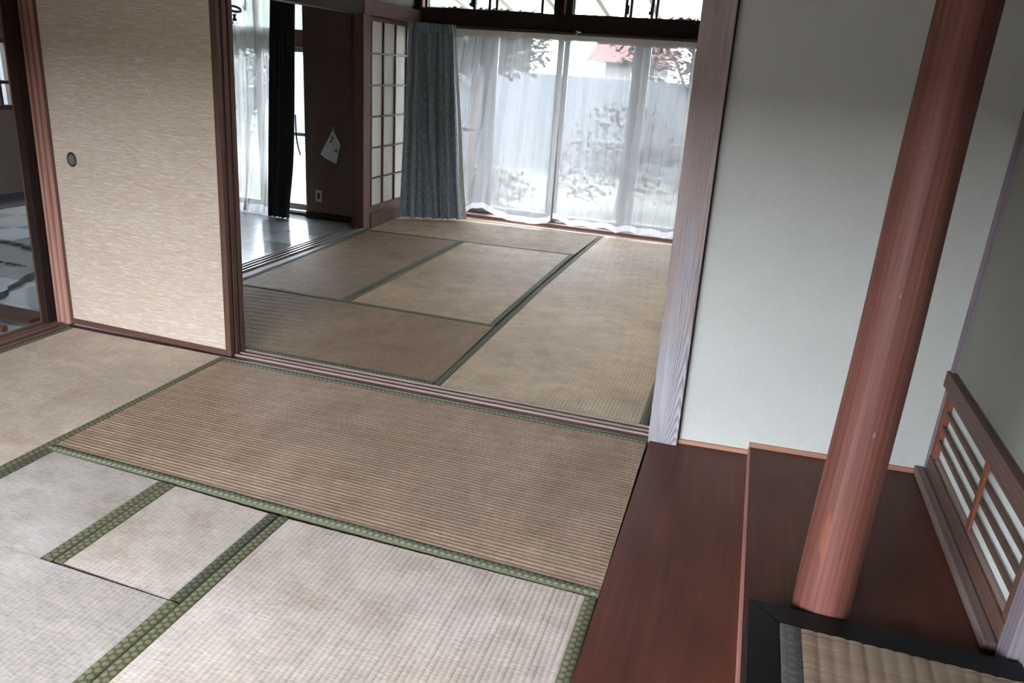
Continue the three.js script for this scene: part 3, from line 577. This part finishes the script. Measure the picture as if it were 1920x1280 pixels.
// ------------------------------------------------------------------ curtains
const laceTex = (seedN, ladders) => painted(1024, 512, (c, w, h) => {       // alpha in the colour's own channel
  const im = c.createImageData(w, h);
  for (let j = 0; j < h; j++) for (let i = 0; i < w; i++) {
    const u = i / w, k = 4 * (j * w + i);
    let a = 0.91 + 0.1 * (vnoise(u * 256, j / 4, seedN, 256, 128) - 0.5) + 0.1 * (fbm(u, j / h, 12, 3, seedN + 3, 3) - 0.5);
    const q = (u * ladders) % 1, d = Math.abs(q - 0.5) * (1024 / ladders);
    if (d < 5) a = (j % 8) < 4 ? 0.42 : 0.93;
    im.data[k] = im.data[k + 1] = im.data[k + 2] = a * 255; im.data[k + 3] = 255;
  }
  c.putImageData(im, 0, 0);
}, { srgb: false });
const laceMap = laceTex(401, 8);
const lace = (op, c = [0.35, 0.345, 0.345]) => new THREE.MeshPhysicalMaterial({ color: new THREE.Color().setRGB(...c), roughness: 1, transmission: 0.55, thickness: 0, transparent: true, opacity: op, alphaMap: laceMap, side: THREE.DoubleSide });
M.lace = lace(0.70); M.laceHem = new THREE.MeshPhysicalMaterial({ color: new THREE.Color().setRGB(0.55, 0.55, 0.58), roughness: 1, transmission: 0.45, thickness: 0, transparent: true, opacity: 0.93, side: THREE.DoubleSide });
M.laceTape = new THREE.MeshPhysicalMaterial({ color: new THREE.Color().setRGB(0.62, 0.58, 0.55), roughness: 1, transmission: 0.25, thickness: 0, transparent: true, opacity: 0.96, side: THREE.DoubleSide });
// fold(x) gives depth; the curtain hangs from top to a bottom line
function curtainSheet({ top, bottom, zTop, nfold, ampTop, ampBot, y0, y1, k = 0, nu = 260, nv = 40, cloth = 1.5, v0 = 0, v1 = 1, zBot = zTop, sway }) {
  return sheet((u, q) => {
    const v = lerp(v0, v1, q);                          // 0 bottom .. 1 top
    const uu = u + 0.010 * Math.sin(u * 17 + k) + 0.006 * Math.sin(u * 41 + 2 * k + v * 1.5);
    const xt = lerp(top[0], top[1], uu), xb = lerp(bottom[0], bottom[1], uu), yb = typeof y0 === 'function' ? y0(u) : y0;
    const e = Math.pow(v, 1.25);
    const ph = uu * nfold * 2 * Math.PI + k;
    const f = Math.sin(ph) + 0.35 * Math.sin(2.3 * ph + 1.3 + 2 * (1 - v)) + 0.2 * Math.sin(0.37 * ph + v * 2);
    const amp = lerp(ampBot, ampTop, v);
    const s = sway ? sway(u, v) : [0, 0];
    return [lerp(xb, xt, e) + amp * 0.35 * Math.cos(ph) + s[0], lerp(yb, y1, v), lerp(zBot, zTop, v) + amp * f + s[1], u * cloth, v * (y1 - (typeof y0 === 'function' ? 0 : y0)) / 0.4];
  }, nu, nv);
}
function laceCurtain(label, o, hemH = 0.05, tapeH = 0.055) {
  const t = thing('lace_curtain', label, 'curtain', [(o.top[0] + o.top[1]) / 2, 0, o.zTop], 'lace curtains');
  delete t.userData.group;
  const a = hemH / 1.5, b = 1 - tapeH / 1.5;
  part('lace', curtainSheet({ ...o, v0: a, v1: b }), M.lace, t);
  part('hem', curtainSheet({ ...o, v0: 0, v1: a, nv: 4 }), M.laceHem, t);
  part('heading_tape', curtainSheet({ ...o, v0: b, v1: 1, nv: 6 }), M.laceTape, t);
  return t;
}
const ZC = ZF + 0.107;
laceCurtain('white lace curtain half pulled left, its hem trailing in a low curve over the sill', {
  top: [-0.58, 0.47], bottom: [-0.765, 0.49], zTop: ZC, zBot: ZC + 0.04, nfold: 6, ampTop: 0.008, ampBot: 0.012, y1: 1.515, k: 0.4, cloth: 1.9,
  y0: (u) => { const k = [[0, 0.04], [0.40, 0.055], [0.45, 0.095], [0.53, 0.11], [0.64, 0.055], [0.75, 0.034], [0.88, 0.034], [0.96, 0.045], [1, 0.07]]; let i = 0; while (i < k.length - 2 && u > k[i + 1][0]) i++; return lerp(k[i][1], k[i + 1][1], smooth(k[i][0], k[i + 1][0], u)); },
  sway: (u, v) => [-0.03 * Math.exp(-Math.pow((u - 0.45) / 0.2, 2)) * (1 - v), 0.05 * Math.exp(-Math.pow((u - 0.80) / 0.2, 2)) * Math.pow(1 - v, 3)],
});
laceCurtain('white lace curtain hanging straight beside the square pillar', {
  top: [0.46, 1.74], bottom: [0.48, 1.74], zTop: ZC + 0.014, nfold: 7, ampTop: 0.007, ampBot: 0.011, y1: 1.515, y0: (u) => 0.046 + 0.007 * Math.sin(u * 40) + 0.006 * Math.sin(u * 23 + 1) + 0.035 * Math.exp(-u * 16), k: 2.1, cloth: 2.2,
});
// blue brocade curtain
const brocade = tex(512, 512, (u, v) => {
  const w = fbm(u, v, 7, 5, 501, 3), a = Math.sin((u * 5 + 1.2 * w) * 6.2832) * Math.sin((v * 4 + 1.4 * fbm(u, v, 6, 6, 507, 2)) * 6.2832);
  const pat = smooth(0.15, 0.3, a) * (0.6 + 0.8 * (vnoise(u * 128, v * 128, 511, 128, 128) - 0.2)), th = vnoise(u * 256, v * 256, 513, 256, 256);
  return mixc(hexc(0x74828a), hexc(0xb4bfc3), clamp(0.25 + 0.38 * pat + 0.35 * (th - 0.5)));
}, { rep: [3.0, 3.0] });
M.brocade = new THREE.MeshPhysicalMaterial({ map: brocade, color: new THREE.Color().setRGB(1.0, 1.0, 1.0), roughness: 0.7, sheen: 0.35, sheenRoughness: 0.5, sheenColor: new THREE.Color().setRGB(0.6, 0.66, 0.7), side: THREE.DoubleSide });
M.lining = new THREE.MeshPhysicalMaterial({ color: new THREE.Color().setRGB(0.30, 0.30, 0.26), roughness: 0.9, transmission: 0.2, thickness: 0, side: THREE.DoubleSide });
{
  const t = thing('blue_curtain', 'heavy blue grey brocade curtain bunched in the corner of the far room', 'curtain', [-0.6, 0, ZF + 0.2]);
  // gathered heading, folds that fan out towards the hem; q is the height from hem (0) to heading (1)
  const folds = (u, v) => { const w = u + 0.022 * Math.sin(u * 19) + 0.012 * Math.sin(u * 47 + 1) + 0.03 * (1 - v) * Math.sin(u * 6 + 2); const ph = w * 6.2832 * 6.5; return [Math.sin(ph) + 0.45 * Math.sin(1.7 * ph + 0.8 + 1.5 * v) + 0.25 * Math.sin(3.1 * ph + 3 * v), Math.cos(ph)]; };
  const at = (u, v) => {
    const e = Math.pow(v, 0.9), xt = lerp(-0.752, -0.432, u), xb = lerp(-0.742, -0.262, Math.pow(u, 0.9)), zt = lerp(-3.385, -3.535, u), zb = lerp(-3.245, -3.455, u);
    const f = folds(u, v), amp = lerp(0.034, 0.014, v) * Math.min(1, 12 * u + 0.2, 12 * (1 - u) + 0.2), gather = v > 0.955 ? 0.55 * Math.sin(u * 6.2832 * 19) : 0;
    return [lerp(xb, xt, e) + amp * (0.45 * f[1] + 0.35 * f[0]), lerp(0.012, 1.535, v), lerp(zb, zt, e) + amp * (f[0] + gather)];
  };
  const strip = (a, b, n) => sheet((u, q) => { const v = lerp(a, b, q), p = at(u, v); return [...p, u * 1.3, v * 1.5]; }, 260, n);
  part('hem', strip(0, 0.055, 4), M.brocade, t); part('drape', strip(0.055, 0.95, 60), M.brocade, t); part('heading', strip(0.95, 1, 8), M.brocade, t);
  part('lining_edge', sheet((u, v) => { const p = at(1, v); return [p[0] + u * lerp(0.035, 0.010, v), p[1], p[2] - 0.012 - u * 0.02 + 0.006 * Math.sin(v * 9), u, v]; }, 6, 40), M.lining, t, 'grey lining turned out along the curtain edge');
}
// back room window and curtains
{
  const Z = -2.90;
  const w = structGroup('window_5', [-2.2, 0, Z - 0.04], 'tall sliding window of the back room with a transom');
  sash(w, -3.05, -1.78, 0.03, 1.30, Z - 0.02, { st: 0.05 }); sash(w, -1.86, -1.36, 0.03, 1.30, Z - 0.055, { st: 0.05, mid: 0.635 });
  part('head_rail', beam(-3.05, -1.36, 1.285, 1.41, Z - 0.09, Z + 0.01, 'x'), M.greyWood, w);
  for (const [a, b] of [[-3.05, -1.80], [-1.86, -1.36]]) { const s = new THREE.Group(); s.name = numbered('sash'); w.add(s); const z = a < -2 ? Z - 0.02 : Z - 0.05; for (const x of [a, b - 0.03]) part('stile', beam(x, x + 0.03, 1.41, 1.95, z - 0.012, z + 0.012), M.aluGrey, s); part('pane', box(a + 0.03, b - 0.03, 1.41, 1.95, z - 0.0015, z + 0.0015), M.glass, s); }
  for (const x of [-1.885, -1.80]) { const sh = new THREE.Shape(); [[0, 0], [-0.03, 0.012], [-0.03, 0.034], [-0.012, 0.05], [-0.012, 0.085], [0, 0.085]].forEach((p, i) => sh[i ? 'lineTo' : 'moveTo'](...p)); const g = new THREE.ExtrudeGeometry(sh, { depth: 0.01, bevelEnabled: false }); g.translate(x, 1.52, Z + 0.0); part('latch', g, M.aluGrey, w); }
  const ZL = -2.82;
  const t = thing('lace_curtain', 'sheer white lace curtain at the tall window of the tiled back room', 'curtain', [-1.9, 0, ZL]);
  const o = { top: [-3.0, -1.555], bottom: [-2.9, -1.56], zTop: ZL, zBot: ZL + 0.03, nfold: 15, ampTop: 0.014, ampBot: 0.018, y1: 1.97, y0: (u) => 0.006 + 0.01 * Math.abs(Math.sin(u * 50)), k: 1.2, nu: 340, cloth: 2.4, sway: (u, v) => [-0.10 * Math.exp(-Math.pow((u - 0.86) / 0.07, 2)) * Math.pow(1 - v, 2.2), 0.06 * Math.pow(1 - v, 6)] };
  part('lace', curtainSheet({ ...o, v0: 0.03, v1: 0.97 }), M.laceBack = lace(0.56, [0.50, 0.51, 0.50]), t);
  part('hem', curtainSheet({ ...o, v0: 0, v1: 0.03, nv: 4 }), M.laceHem, t);
  part('heading_tape', curtainSheet({ ...o, v0: 0.97, v1: 1, nv: 3 }), M.laceTape, t);
  M.charcoal = new THREE.MeshPhysicalMaterial({ color: new THREE.Color().setRGB(0.022, 0.023, 0.023), roughness: 0.8, sheen: 0.2, side: THREE.DoubleSide });
  const d = thing('dark_curtain', 'charcoal curtain bunched at the right of the back room window', 'curtain', [-1.47, 0, ZL + 0.06]);
  const od = { top: [-1.56, -1.335], bottom: [-1.61, -1.425], zTop: ZL + 0.06, zBot: ZL + 0.13, nfold: 4.5, ampTop: 0.018, ampBot: 0.024, y1: 1.97, y0: (u) => 0.004, k: 0.3, nu: 140, cloth: 1, sway: (u, v) => [0.07 * smooth(0, 0.25, v) * (1 - smooth(0.3, 0.9, v)) * 0.4 * u, 0] };
  part('drape', curtainSheet(od), M.charcoal, d);
  part('tie_cord', tube([[-1.383, 0.80, ZL + 0.08], [-1.378, 0.70, ZL + 0.085], [-1.374, 0.60, ZL + 0.08], [-1.355, 0.50, ZL + 0.07]], 0.006, 20, 6), M.charcoal, d);
  // ring ornament hung at the window
  const r = thing('hanging_ornament', 'small dark ring ornament with a glass drop hanging at the back room window', 'ornament', [-1.90, 1.42, ZL + 0.07]);
  const zc = ZL + 0.07, cx = -1.885, s = 0.97;
  const ring = new THREE.TorusGeometry(0.045, 0.009, 10, 40); ring.rotateX(Math.PI / 2); ring.rotateZ(-0.38); ring.rotateX(0.28); ring.translate(cx, 1.522, zc); part('ring', ring, M.aluBlack, r);
  for (const a of [0.3, 2.4, 4.5]) part('wire', tube([[cx + 0.04 * Math.cos(a), 1.522 + 0.008 * Math.sin(a), zc + 0.035 * Math.sin(a)], [cx + 0.014 * Math.cos(a) - 0.004, 1.482, zc + 0.014 * Math.sin(a)]], 0.0015, 4, 5), M.metalGrey, r);
  const lp = (p) => new THREE.LatheGeometry(p.map((q) => new THREE.Vector2(...q)), 20);
  const bd = lp([[0.001, 0.045], [0.014, 0.044], [0.015, 0.036], [0.010, 0.030], [0.010, 0.018], [0.016, 0.012], [0.017, 0], [0.001, 0]]); bd.translate(cx - 0.004, 1.442, zc); part('body', bd, M.aluBlack, r);
  const gl = lp([[0.001, 0.026], [0.015, 0.026], [0.018, 0.018], [0.018, 0.002], [0.015, 0], [0.001, 0]]); gl.translate(cx - 0.004, 1.4155, zc); part('glass_drop', gl, new THREE.MeshPhysicalMaterial({ color: 0xffffff, roughness: 0.05, transmission: 1, thickness: 0.02, ior: 1.45 }), r);
  part('cord', tube([[cx, 1.532, zc], [cx + 0.005, 1.75, zc], [cx, 1.96, zc]], 0.0015, 8, 5), M.aluBlack, r);
  part('cord', tube([[cx - 0.006, 1.415, zc], [cx - 0.008, 1.35, zc], [cx - 0.012, 1.28, zc]], 0.0012, 8, 5), M.aluBlack, r);
}

// ------------------------------------------------------------------ paper screen at the left of the far room
{
  const X = -0.835, z0 = -2.835, z1 = -3.735;
  M.shojiPaper = new THREE.MeshPhysicalMaterial({ map: plasterMap, color: new THREE.Color().setRGB(0.64, 0.59, 0.52), roughness: 0.9 });
  const t = thing('paper_screen', 'dark framed lattice paper screen at the left of the far room', 'paper screen', [X, 0, -3.3]);
  const ys = [0.142, 0.355, 0.589, 0.822, 1.051, 1.278, 1.500], zg = [-2.835, -2.912, -3.112, -3.325, -3.53, -3.70];
  part('rail', beam(X - 0.014, X + 0.012, 0.085, 0.140, z1, z0, 'z'), M.fusumaFrame, t);
  part('rail', beam(X - 0.014, X + 0.012, 1.502, 1.530, z1, z0, 'z'), M.fusumaFrame, t);
  part('stile', beam(X - 0.014, X + 0.012, 0.141, 1.501, z1, z1 + 0.03, 'y'), M.fusumaFrame, t);
  for (const z of zg.slice(1, 5)) part('lattice_bar', beam(X - 0.003, X + 0.010, 0.141, 1.501, z - 0.008, z + 0.008, 'y', 0.0015), M.darkWood, t);
  for (const y of ys.slice(1, 6)) part('lattice_bar', beam(X - 0.002, X + 0.009, y - 0.0065, y + 0.0065, z1 + 0.03, z0, 'z', 0.0015), M.darkWood, t);
  for (let i = 0; i < 5; i++) for (let j = 0; j < 6; j++) part('paper_pane', box(X - 0.008, X - 0.0045, ys[j] - 0.004, ys[j + 1] + 0.003, zg[i + 1], zg[i]), M.shojiPaper, t);
  const s = structGroup('threshold', [X, 0, -3.3], 'reddish wooden base strip under the paper screen');
  part('sill_board', beam(X - 0.05, -0.785, -0.03, 0.084, -3.74, -2.832, 'z', 0.004), M.fusumaFrame, s);
  const n = structGroup('trim', [-0.82, 1.55, -2.9], 'brown rail running above the paper screen and the left opening');
  part('lintel', beam(-0.90, -0.812, 1.532, 1.60, -3.73, -0.13, 'z'), M.darkWood, n);
  part('nageshi_board', beam(-0.845, -0.785, 1.535, 1.640, -3.69, -2.72, 'z'), M.nageshi = W(woodTex(hexc(0x4a342e), hexc(0x6a4e46), 49), 0.8, 0.0006, { specularIntensity: 0.5 }), n);
  part('nageshi_board', beam(-0.845, -0.79, 1.535, 1.640, -2.714, -0.13, 'z'), M.blackWood, n);
  struct('wall_behind_screen', box(-0.90, -0.86, -0.05, 1.62, -3.80, -2.835), M.darkWall);
}
{ // outlet and baseboard on the brown wall, sheet of cloth on a nail
  struct('baseboard_back_room', beam(-1.36, -0.9055, 0.0, 0.055, -2.8295, -2.818, 'x'), M.blackWood, 'black baseboard under the brown panelled wall');
  const zf = -2.8295;
  M.cream = new THREE.MeshPhysicalMaterial({ color: new THREE.Color().setRGB(0.42, 0.37, 0.24), roughness: 0.5 });
  const t = thing('wall_outlet', 'cream wall outlet with a dark centre low on the brown wall', 'outlet', [-1.245, 0.19, zf]);
  part('cover_plate', beam(-1.273, -1.217, 0.140, 0.232, zf + 0.0003, zf + 0.006, 'y', 0.002), M.cream, t);
  part('socket', beam(-1.2565, -1.2335, 0.162, 0.210, zf + 0.0055, zf + 0.009, 'y', 0.001), new THREE.MeshPhysicalMaterial({ color: new THREE.Color().setRGB(0.03, 0.026, 0.02), roughness: 0.5 }), t);
  // hanging printed cloth: pinned at one corner, lower corners at left, bottom and right
  const print = painted(512, 512, (c, w, h) => {
    c.fillStyle = 'rgb(214,216,216)'; c.fillRect(0, 0, w, h);
    c.strokeStyle = 'rgba(120,124,128,0.6)'; c.lineWidth = 3;
    c.save(); c.translate(0, 0);
    c.fillStyle = 'rgb(40,58,110)'; c.beginPath(); c.arc(150, 330, 44, 0, 7); c.fill(); c.fillStyle = 'rgb(214,216,216)'; c.beginPath(); c.arc(172, 312, 40, 0, 7); c.fill();
    c.fillStyle = 'rgb(96,128,118)'; c.fillRect(60, 370, 110, 80); c.fillStyle = 'rgb(150,170,160)'; for (let k = 0; k < 5; k++) c.fillRect(66, 378 + k * 15, 98, 5);
    c.strokeStyle = 'rgb(110,130,140)'; c.lineWidth = 8; c.beginPath(); c.arc(262, 330, 40, 0, 7); c.stroke(); c.fillStyle = 'rgb(90,112,128)'; c.beginPath(); c.arc(262, 330, 14, 0, 7); c.fill();
    c.fillStyle = 'rgb(52,84,120)'; c.fillRect(350, 250, 100, 44); c.fillRect(372, 306, 84, 32); c.fillStyle = 'rgb(70,104,128)'; c.fillRect(250, 402, 190, 9); c.fillRect(230, 424, 210, 9); c.fillRect(300, 236, 44, 20);
    c.restore();
  });
  M.print = new THREE.MeshPhysicalMaterial({ map: print, roughness: 0.8, side: THREE.DoubleSide });
  const p = thing('hanging_cloth', 'white printed cloth hanging by one corner on the brown wall', 'cloth', [-1.10, 0.6, zf + 0.01]);
  const A = [-1.100, 0.710], B = [-1.218, 0.515], C = [-1.083, 0.450], D = [-1.040, 0.600];     // nail, left, bottom, right
  part('cloth', sheet((u, v) => {
    const x = lerp(lerp(A[0], B[0], v), lerp(D[0], C[0], v), u), y = lerp(lerp(A[1], B[1], v), lerp(D[1], C[1], v), u);
    const f = 0.012 + 0.008 * Math.sin(u * 5.5 + 1 - v * 1.5) * (0.3 + v) + 0.006 * Math.exp(-Math.pow((u - 0.45) / 0.12, 2)) * (1 - v);
    return [x, y, zf + 0.006 + f, 1 - v * 0.98 - 0.01 > 0 ? u : u, v];
  }, 30, 30), M.print, p);
  part('nail', tube([[-1.099, 0.728, zf - 0.001], [-1.099, 0.727, zf + 0.022]], 0.0025, 3, 8), M.metalGrey, p);
  part('loop', tube([[-1.100, 0.708, zf + 0.018], [-1.103, 0.722, zf + 0.018], [-1.099, 0.731, zf + 0.018], [-1.096, 0.722, zf + 0.018], [-1.098, 0.708, zf + 0.018]], 0.0012, 16, 5), M.print, p);
  const np = thing('nail', 'single bright nail in the brown wall above the hanging cloth', 'nail', [-1.13, 1.08, zf]);
  part('nail_head', tube([[-1.125, 1.09, zf - 0.001], [-1.125, 1.089, zf + 0.012]], 0.003, 3, 8), M.metalGrey, np);
}

// ------------------------------------------------------------------ garden
M.ground = new THREE.MeshStandardMaterial({ map: tex(512, 512, (u, v) => { const n = fbm(u, v, 10, 10, 601, 5), m = fbm(u, v, 60, 60, 605, 3); return mixc(mixc(hexc(0x3c3c32), hexc(0x36402a), smooth(0.45, 0.6, n)), hexc(0x504e46), m * 0.6); }, { rep: [0.5, 0.5] }), roughness: 1 });
struct('ground', merge([box(-16, 14, -0.6, -0.45, -26, -3.9), box(-16, -3.8, -0.6, -0.45, -3.9, 4), box(2.9, 16, -0.6, -0.45, -3.9, 4), ]), M.ground, 'garden ground outside the windows');
M.lowBounce = new THREE.MeshStandardMaterial({ color: new THREE.Color().setRGB(0.02, 0.018, 0.015), roughness: 1 });  // near black to keep unseen south surfaces from bouncing light inside
M.hedge = new THREE.MeshStandardMaterial({ color: new THREE.Color().setRGB(0.05, 0.065, 0.045), roughness: 1 });
M.fence = new THREE.MeshStandardMaterial({ color: new THREE.Color().setRGB(0.085, 0.095, 0.105), roughness: 0.9, map: plasterMap });
struct('garden_wall', beam(-18, 14, -0.45, 1.18, -11.2, -11.05, 'x', 0.01), M.fence, 'grey block wall at the end of the garden');
struct('far_hedge', beam(-1.75, 24, -0.45, 1.05, -15, -14.6, 'x', 0.05), M.hedge, 'dark hedge beyond the garden wall');
struct('far_hedge', beam(-30, -3.1, -0.45, 2.5, -15, -14.6, 'x', 0.05), M.hedge, 'dark hedge beyond the garden wall');
{
  const h = structGroup('neighbour_house', [4.0, -0.45, -17], 'house with a reddish roof beyond the garden wall');
  part('wall', box(-1.6, -0.5, -0.45, 1.55, -19, -16), new THREE.MeshStandardMaterial({ color: new THREE.Color().setRGB(0.2, 0.19, 0.185), roughness: 0.9 }), h);
  const s = new THREE.Shape(); [[-1.95, 1.5], [-0.1, 1.5], [-0.5, 2.3], [-1.5, 2.3]].forEach((p, i) => s[i ? 'lineTo' : 'moveTo'](...p));
  const g = new THREE.ExtrudeGeometry(s, { depth: 3.8, bevelEnabled: false }); g.translate(0, 0, -19.3); part('roof', g, new THREE.MeshStandardMaterial({ color: new THREE.Color().setRGB(0.15, 0.08, 0.07), roughness: 0.9 }), h);
}
function leafCloud(cx, cy, cz, rx, ry, rz, n, size) {
  const pos = [], nor = [], uv = [];
  for (let i = 0; i < n; i++) {
    let a, b, c; do { a = rr(-1, 1); b = rr(-1, 1); c = rr(-1, 1); } while (a * a + b * b + c * c > 1 || a * a + b * b + c * c < 0.15);
    const th = rnd() * 6.28, ph = rr(-0.7, 0.7), s = size * rr(0.6, 1.3);
    const d = new THREE.Vector3(Math.cos(th) * Math.cos(ph), Math.sin(ph), Math.sin(th) * Math.cos(ph)), e = new THREE.Vector3(-Math.sin(th), rr(-0.4, 0.4), Math.cos(th)).normalize(), nn = new THREE.Vector3().crossVectors(d, e).normalize();
    const o = new THREE.Vector3(cx + a * rx, cy + b * ry, cz + c * rz), P = (u, v) => o.clone().addScaledVector(d, u * s).addScaledVector(e, v * s);
    const q = [P(0, 0), P(0.5, 0.28), P(1, 0), P(0.5, -0.28)];
    for (const k of [0, 1, 2, 0, 2, 3]) { pos.push(q[k].x, q[k].y, q[k].z); nor.push(nn.x, nn.y, nn.z); uv.push(0, 0); }
  }
  const g = new THREE.BufferGeometry(); g.setAttribute('position', new THREE.Float32BufferAttribute(pos, 3)); g.setAttribute('normal', new THREE.Float32BufferAttribute(nor, 3)); g.setAttribute('uv', new THREE.Float32BufferAttribute(uv, 2)); return g;
}
const leafM = (r, g, b) => new THREE.MeshPhysicalMaterial({ color: new THREE.Color().setRGB(r, g, b), roughness: 0.7, transmission: 0.35, thickness: 0, side: THREE.DoubleSide });
M.leafGreen = leafM(0.14, 0.22, 0.10); M.leafPale = leafM(0.22, 0.27, 0.13); M.leafRed = leafM(0.22, 0.12, 0.10); M.bark = new THREE.MeshStandardMaterial({ color: new THREE.Color().setRGB(0.12, 0.09, 0.07), roughness: 0.95 });
function plant(label, name, cat, x, z, blobs, m, trunkH, size = 0.12) {
  const t = thing(name, label, cat, [x, -0.45, z]);
  part('stem', merge([tube([[x, -0.45, z], [x + 0.03, trunkH * 0.4, z + 0.02], [x, trunkH, z]], 0.05, 10, 8), ...blobs.map((b) => tube([[x, trunkH * 0.6, z], [x + b[0] * 0.6, lerp(trunkH * 0.6, b[1], 0.7), z + b[2] * 0.6], [x + b[0], b[1], z + b[2]]], 0.02, 6, 6))]), M.bark, t);
  const f = part('foliage', merge(blobs.map((b) => leafCloud(x + b[0], b[1], z + b[2], b[3], b[4], b[3], b[5], size))), m, t); f.userData.kind = 'stuff';
}
plant('reddish maple tree seen through the right lace curtain', 'maple_tree', 'tree', 1.0, -9.0, [[-0.4, 1.65, 0, 0.8, 0.45, 900], [0.6, 1.95, 0.3, 0.9, 0.5, 900], [0.1, 2.3, -0.3, 0.9, 0.4, 700], [0.3, 1.25, 0.2, 0.5, 0.35, 350]], M.leafRed, 1.6);
plant('green shrub in the middle of the garden window', 'garden_shrub', 'shrub', 0.45, -7.2, [[0, 0.45, 0, 0.7, 0.5, 1100], [0.5, 0.2, 0.2, 0.5, 0.4, 700], [-0.4, 0.1, 0.2, 0.5, 0.4, 600]], M.leafGreen, 0.2, 0.09);
plant('leafy tree at the left of the garden window', 'garden_tree', 'tree', -2.1, -8.6, [[0, 1.7, 0, 0.9, 0.6, 1800], [0.6, 1.55, 0.1, 0.6, 0.45, 1200], [-0.7, 1.3, 0.1, 0.7, 0.5, 1200]], M.leafPale, 1.4);
plant('low pale bush under the left garden window', 'garden_bush', 'shrub', -1.25, -6.4, [[0, -0.1, 0, 0.5, 0.3, 700], [0.4, -0.15, 0.1, 0.4, 0.25, 500]], M.leafPale, -0.2, 0.08);
plant('green tree outside the tall back room window', 'garden_tree', 'tree', -4.6, -6.6, [[-0.3, 1.0, 0, 0.7, 0.6, 1700], [0.1, 0.7, 0.3, 0.4, 0.4, 900], [-0.9, 0.8, 0.2, 0.8, 0.5, 1200], [-0.2, 0.3, 0.4, 0.5, 0.4, 900]], M.leafGreen, 0.6, 0.1);
// terrace roof over the far window: rafters and corrugated sheet
{
  const t = structGroup('terrace_roof', [0.5, 1.9, -4.6], 'corrugated translucent terrace roof on pale rafters outside the transom windows');
  const y0 = 2.10, z0 = -3.92, y1 = 1.80, z1 = -5.7, sl = (y1 - y0) / (z1 - z0);
  M.rafter = W(woodTex(hexc(0x8d8077), hexc(0xa89a90), 47), 0.8);
  for (const x of [-1.6, -1.1, -0.6, -0.1, 0.4, 0.9, 1.4, 1.9, 2.4]) { const g = beam(x - 0.025, x + 0.025, -0.035, 0.035, z1, z0, 'z'), p = g.attributes.position; for (let i = 0; i < p.count; i++) p.setY(i, p.getY(i) + y0 + (p.getZ(i) - z0) * sl); part('rafter', g, M.rafter, t); }
  part('sheet', sheet((u, v) => { const z = lerp(z0, z1 - 0.15, v), x = lerp(-1.9, 2.7, u); return [x, y0 + (z - z0) * sl + 0.05 + 0.008 * Math.sin(x * 2 * Math.PI / 0.076), z]; }, 480, 2), new THREE.MeshPhysicalMaterial({ color: new THREE.Color().setRGB(0.86, 0.88, 0.9), roughness: 1, transmission: 0.42, thickness: 0, side: THREE.DoubleSide }), t);
}
// unseen parts put in to limit the sky at the windows: eaves, added blocks
struct('ground_south', box(-30, 30, -0.6, -0.45, 4, 21), M.lowBounce, 'unseen ground outside the south window, blackened to cut bounced light');  // out of view; its near black tone cuts the bounce
struct('sky_block_south', beam(-30, 30, -0.45, 2.85, 20.0, 20.3, 'x', 0.01), M.lowBounce, 'added barrier that cuts the low sky at the south window');  // added out of view to block low sky over the south garden
struct('eaves_south', box(-4.2, 3.6, 1.95, 2.05, ZS + 0.12, ZS + 0.5), M.darkWood, 'eaves over the south window');
struct('roof', box(-4.4, 3.6, CEIL + 0.15, CEIL + 0.3, -4.6, ZS + 0.5), M.darkWood, 'roof over the house');
struct('sky_block_west', box(-5.6, -5.5, -0.45, 2.3, -8, 4), M.fence, 'added wall that dims the back room window from outside');  // added outside to dim the sky light in the back room window
struct('sky_block_east', box(3.75, 3.85, -0.45, 1.6, -4, 5), M.fence, 'added barrier that limits the sky at the low lattice window');  // added to hold back sky light from the lattice and east windows

renderer.render(scene, camera);
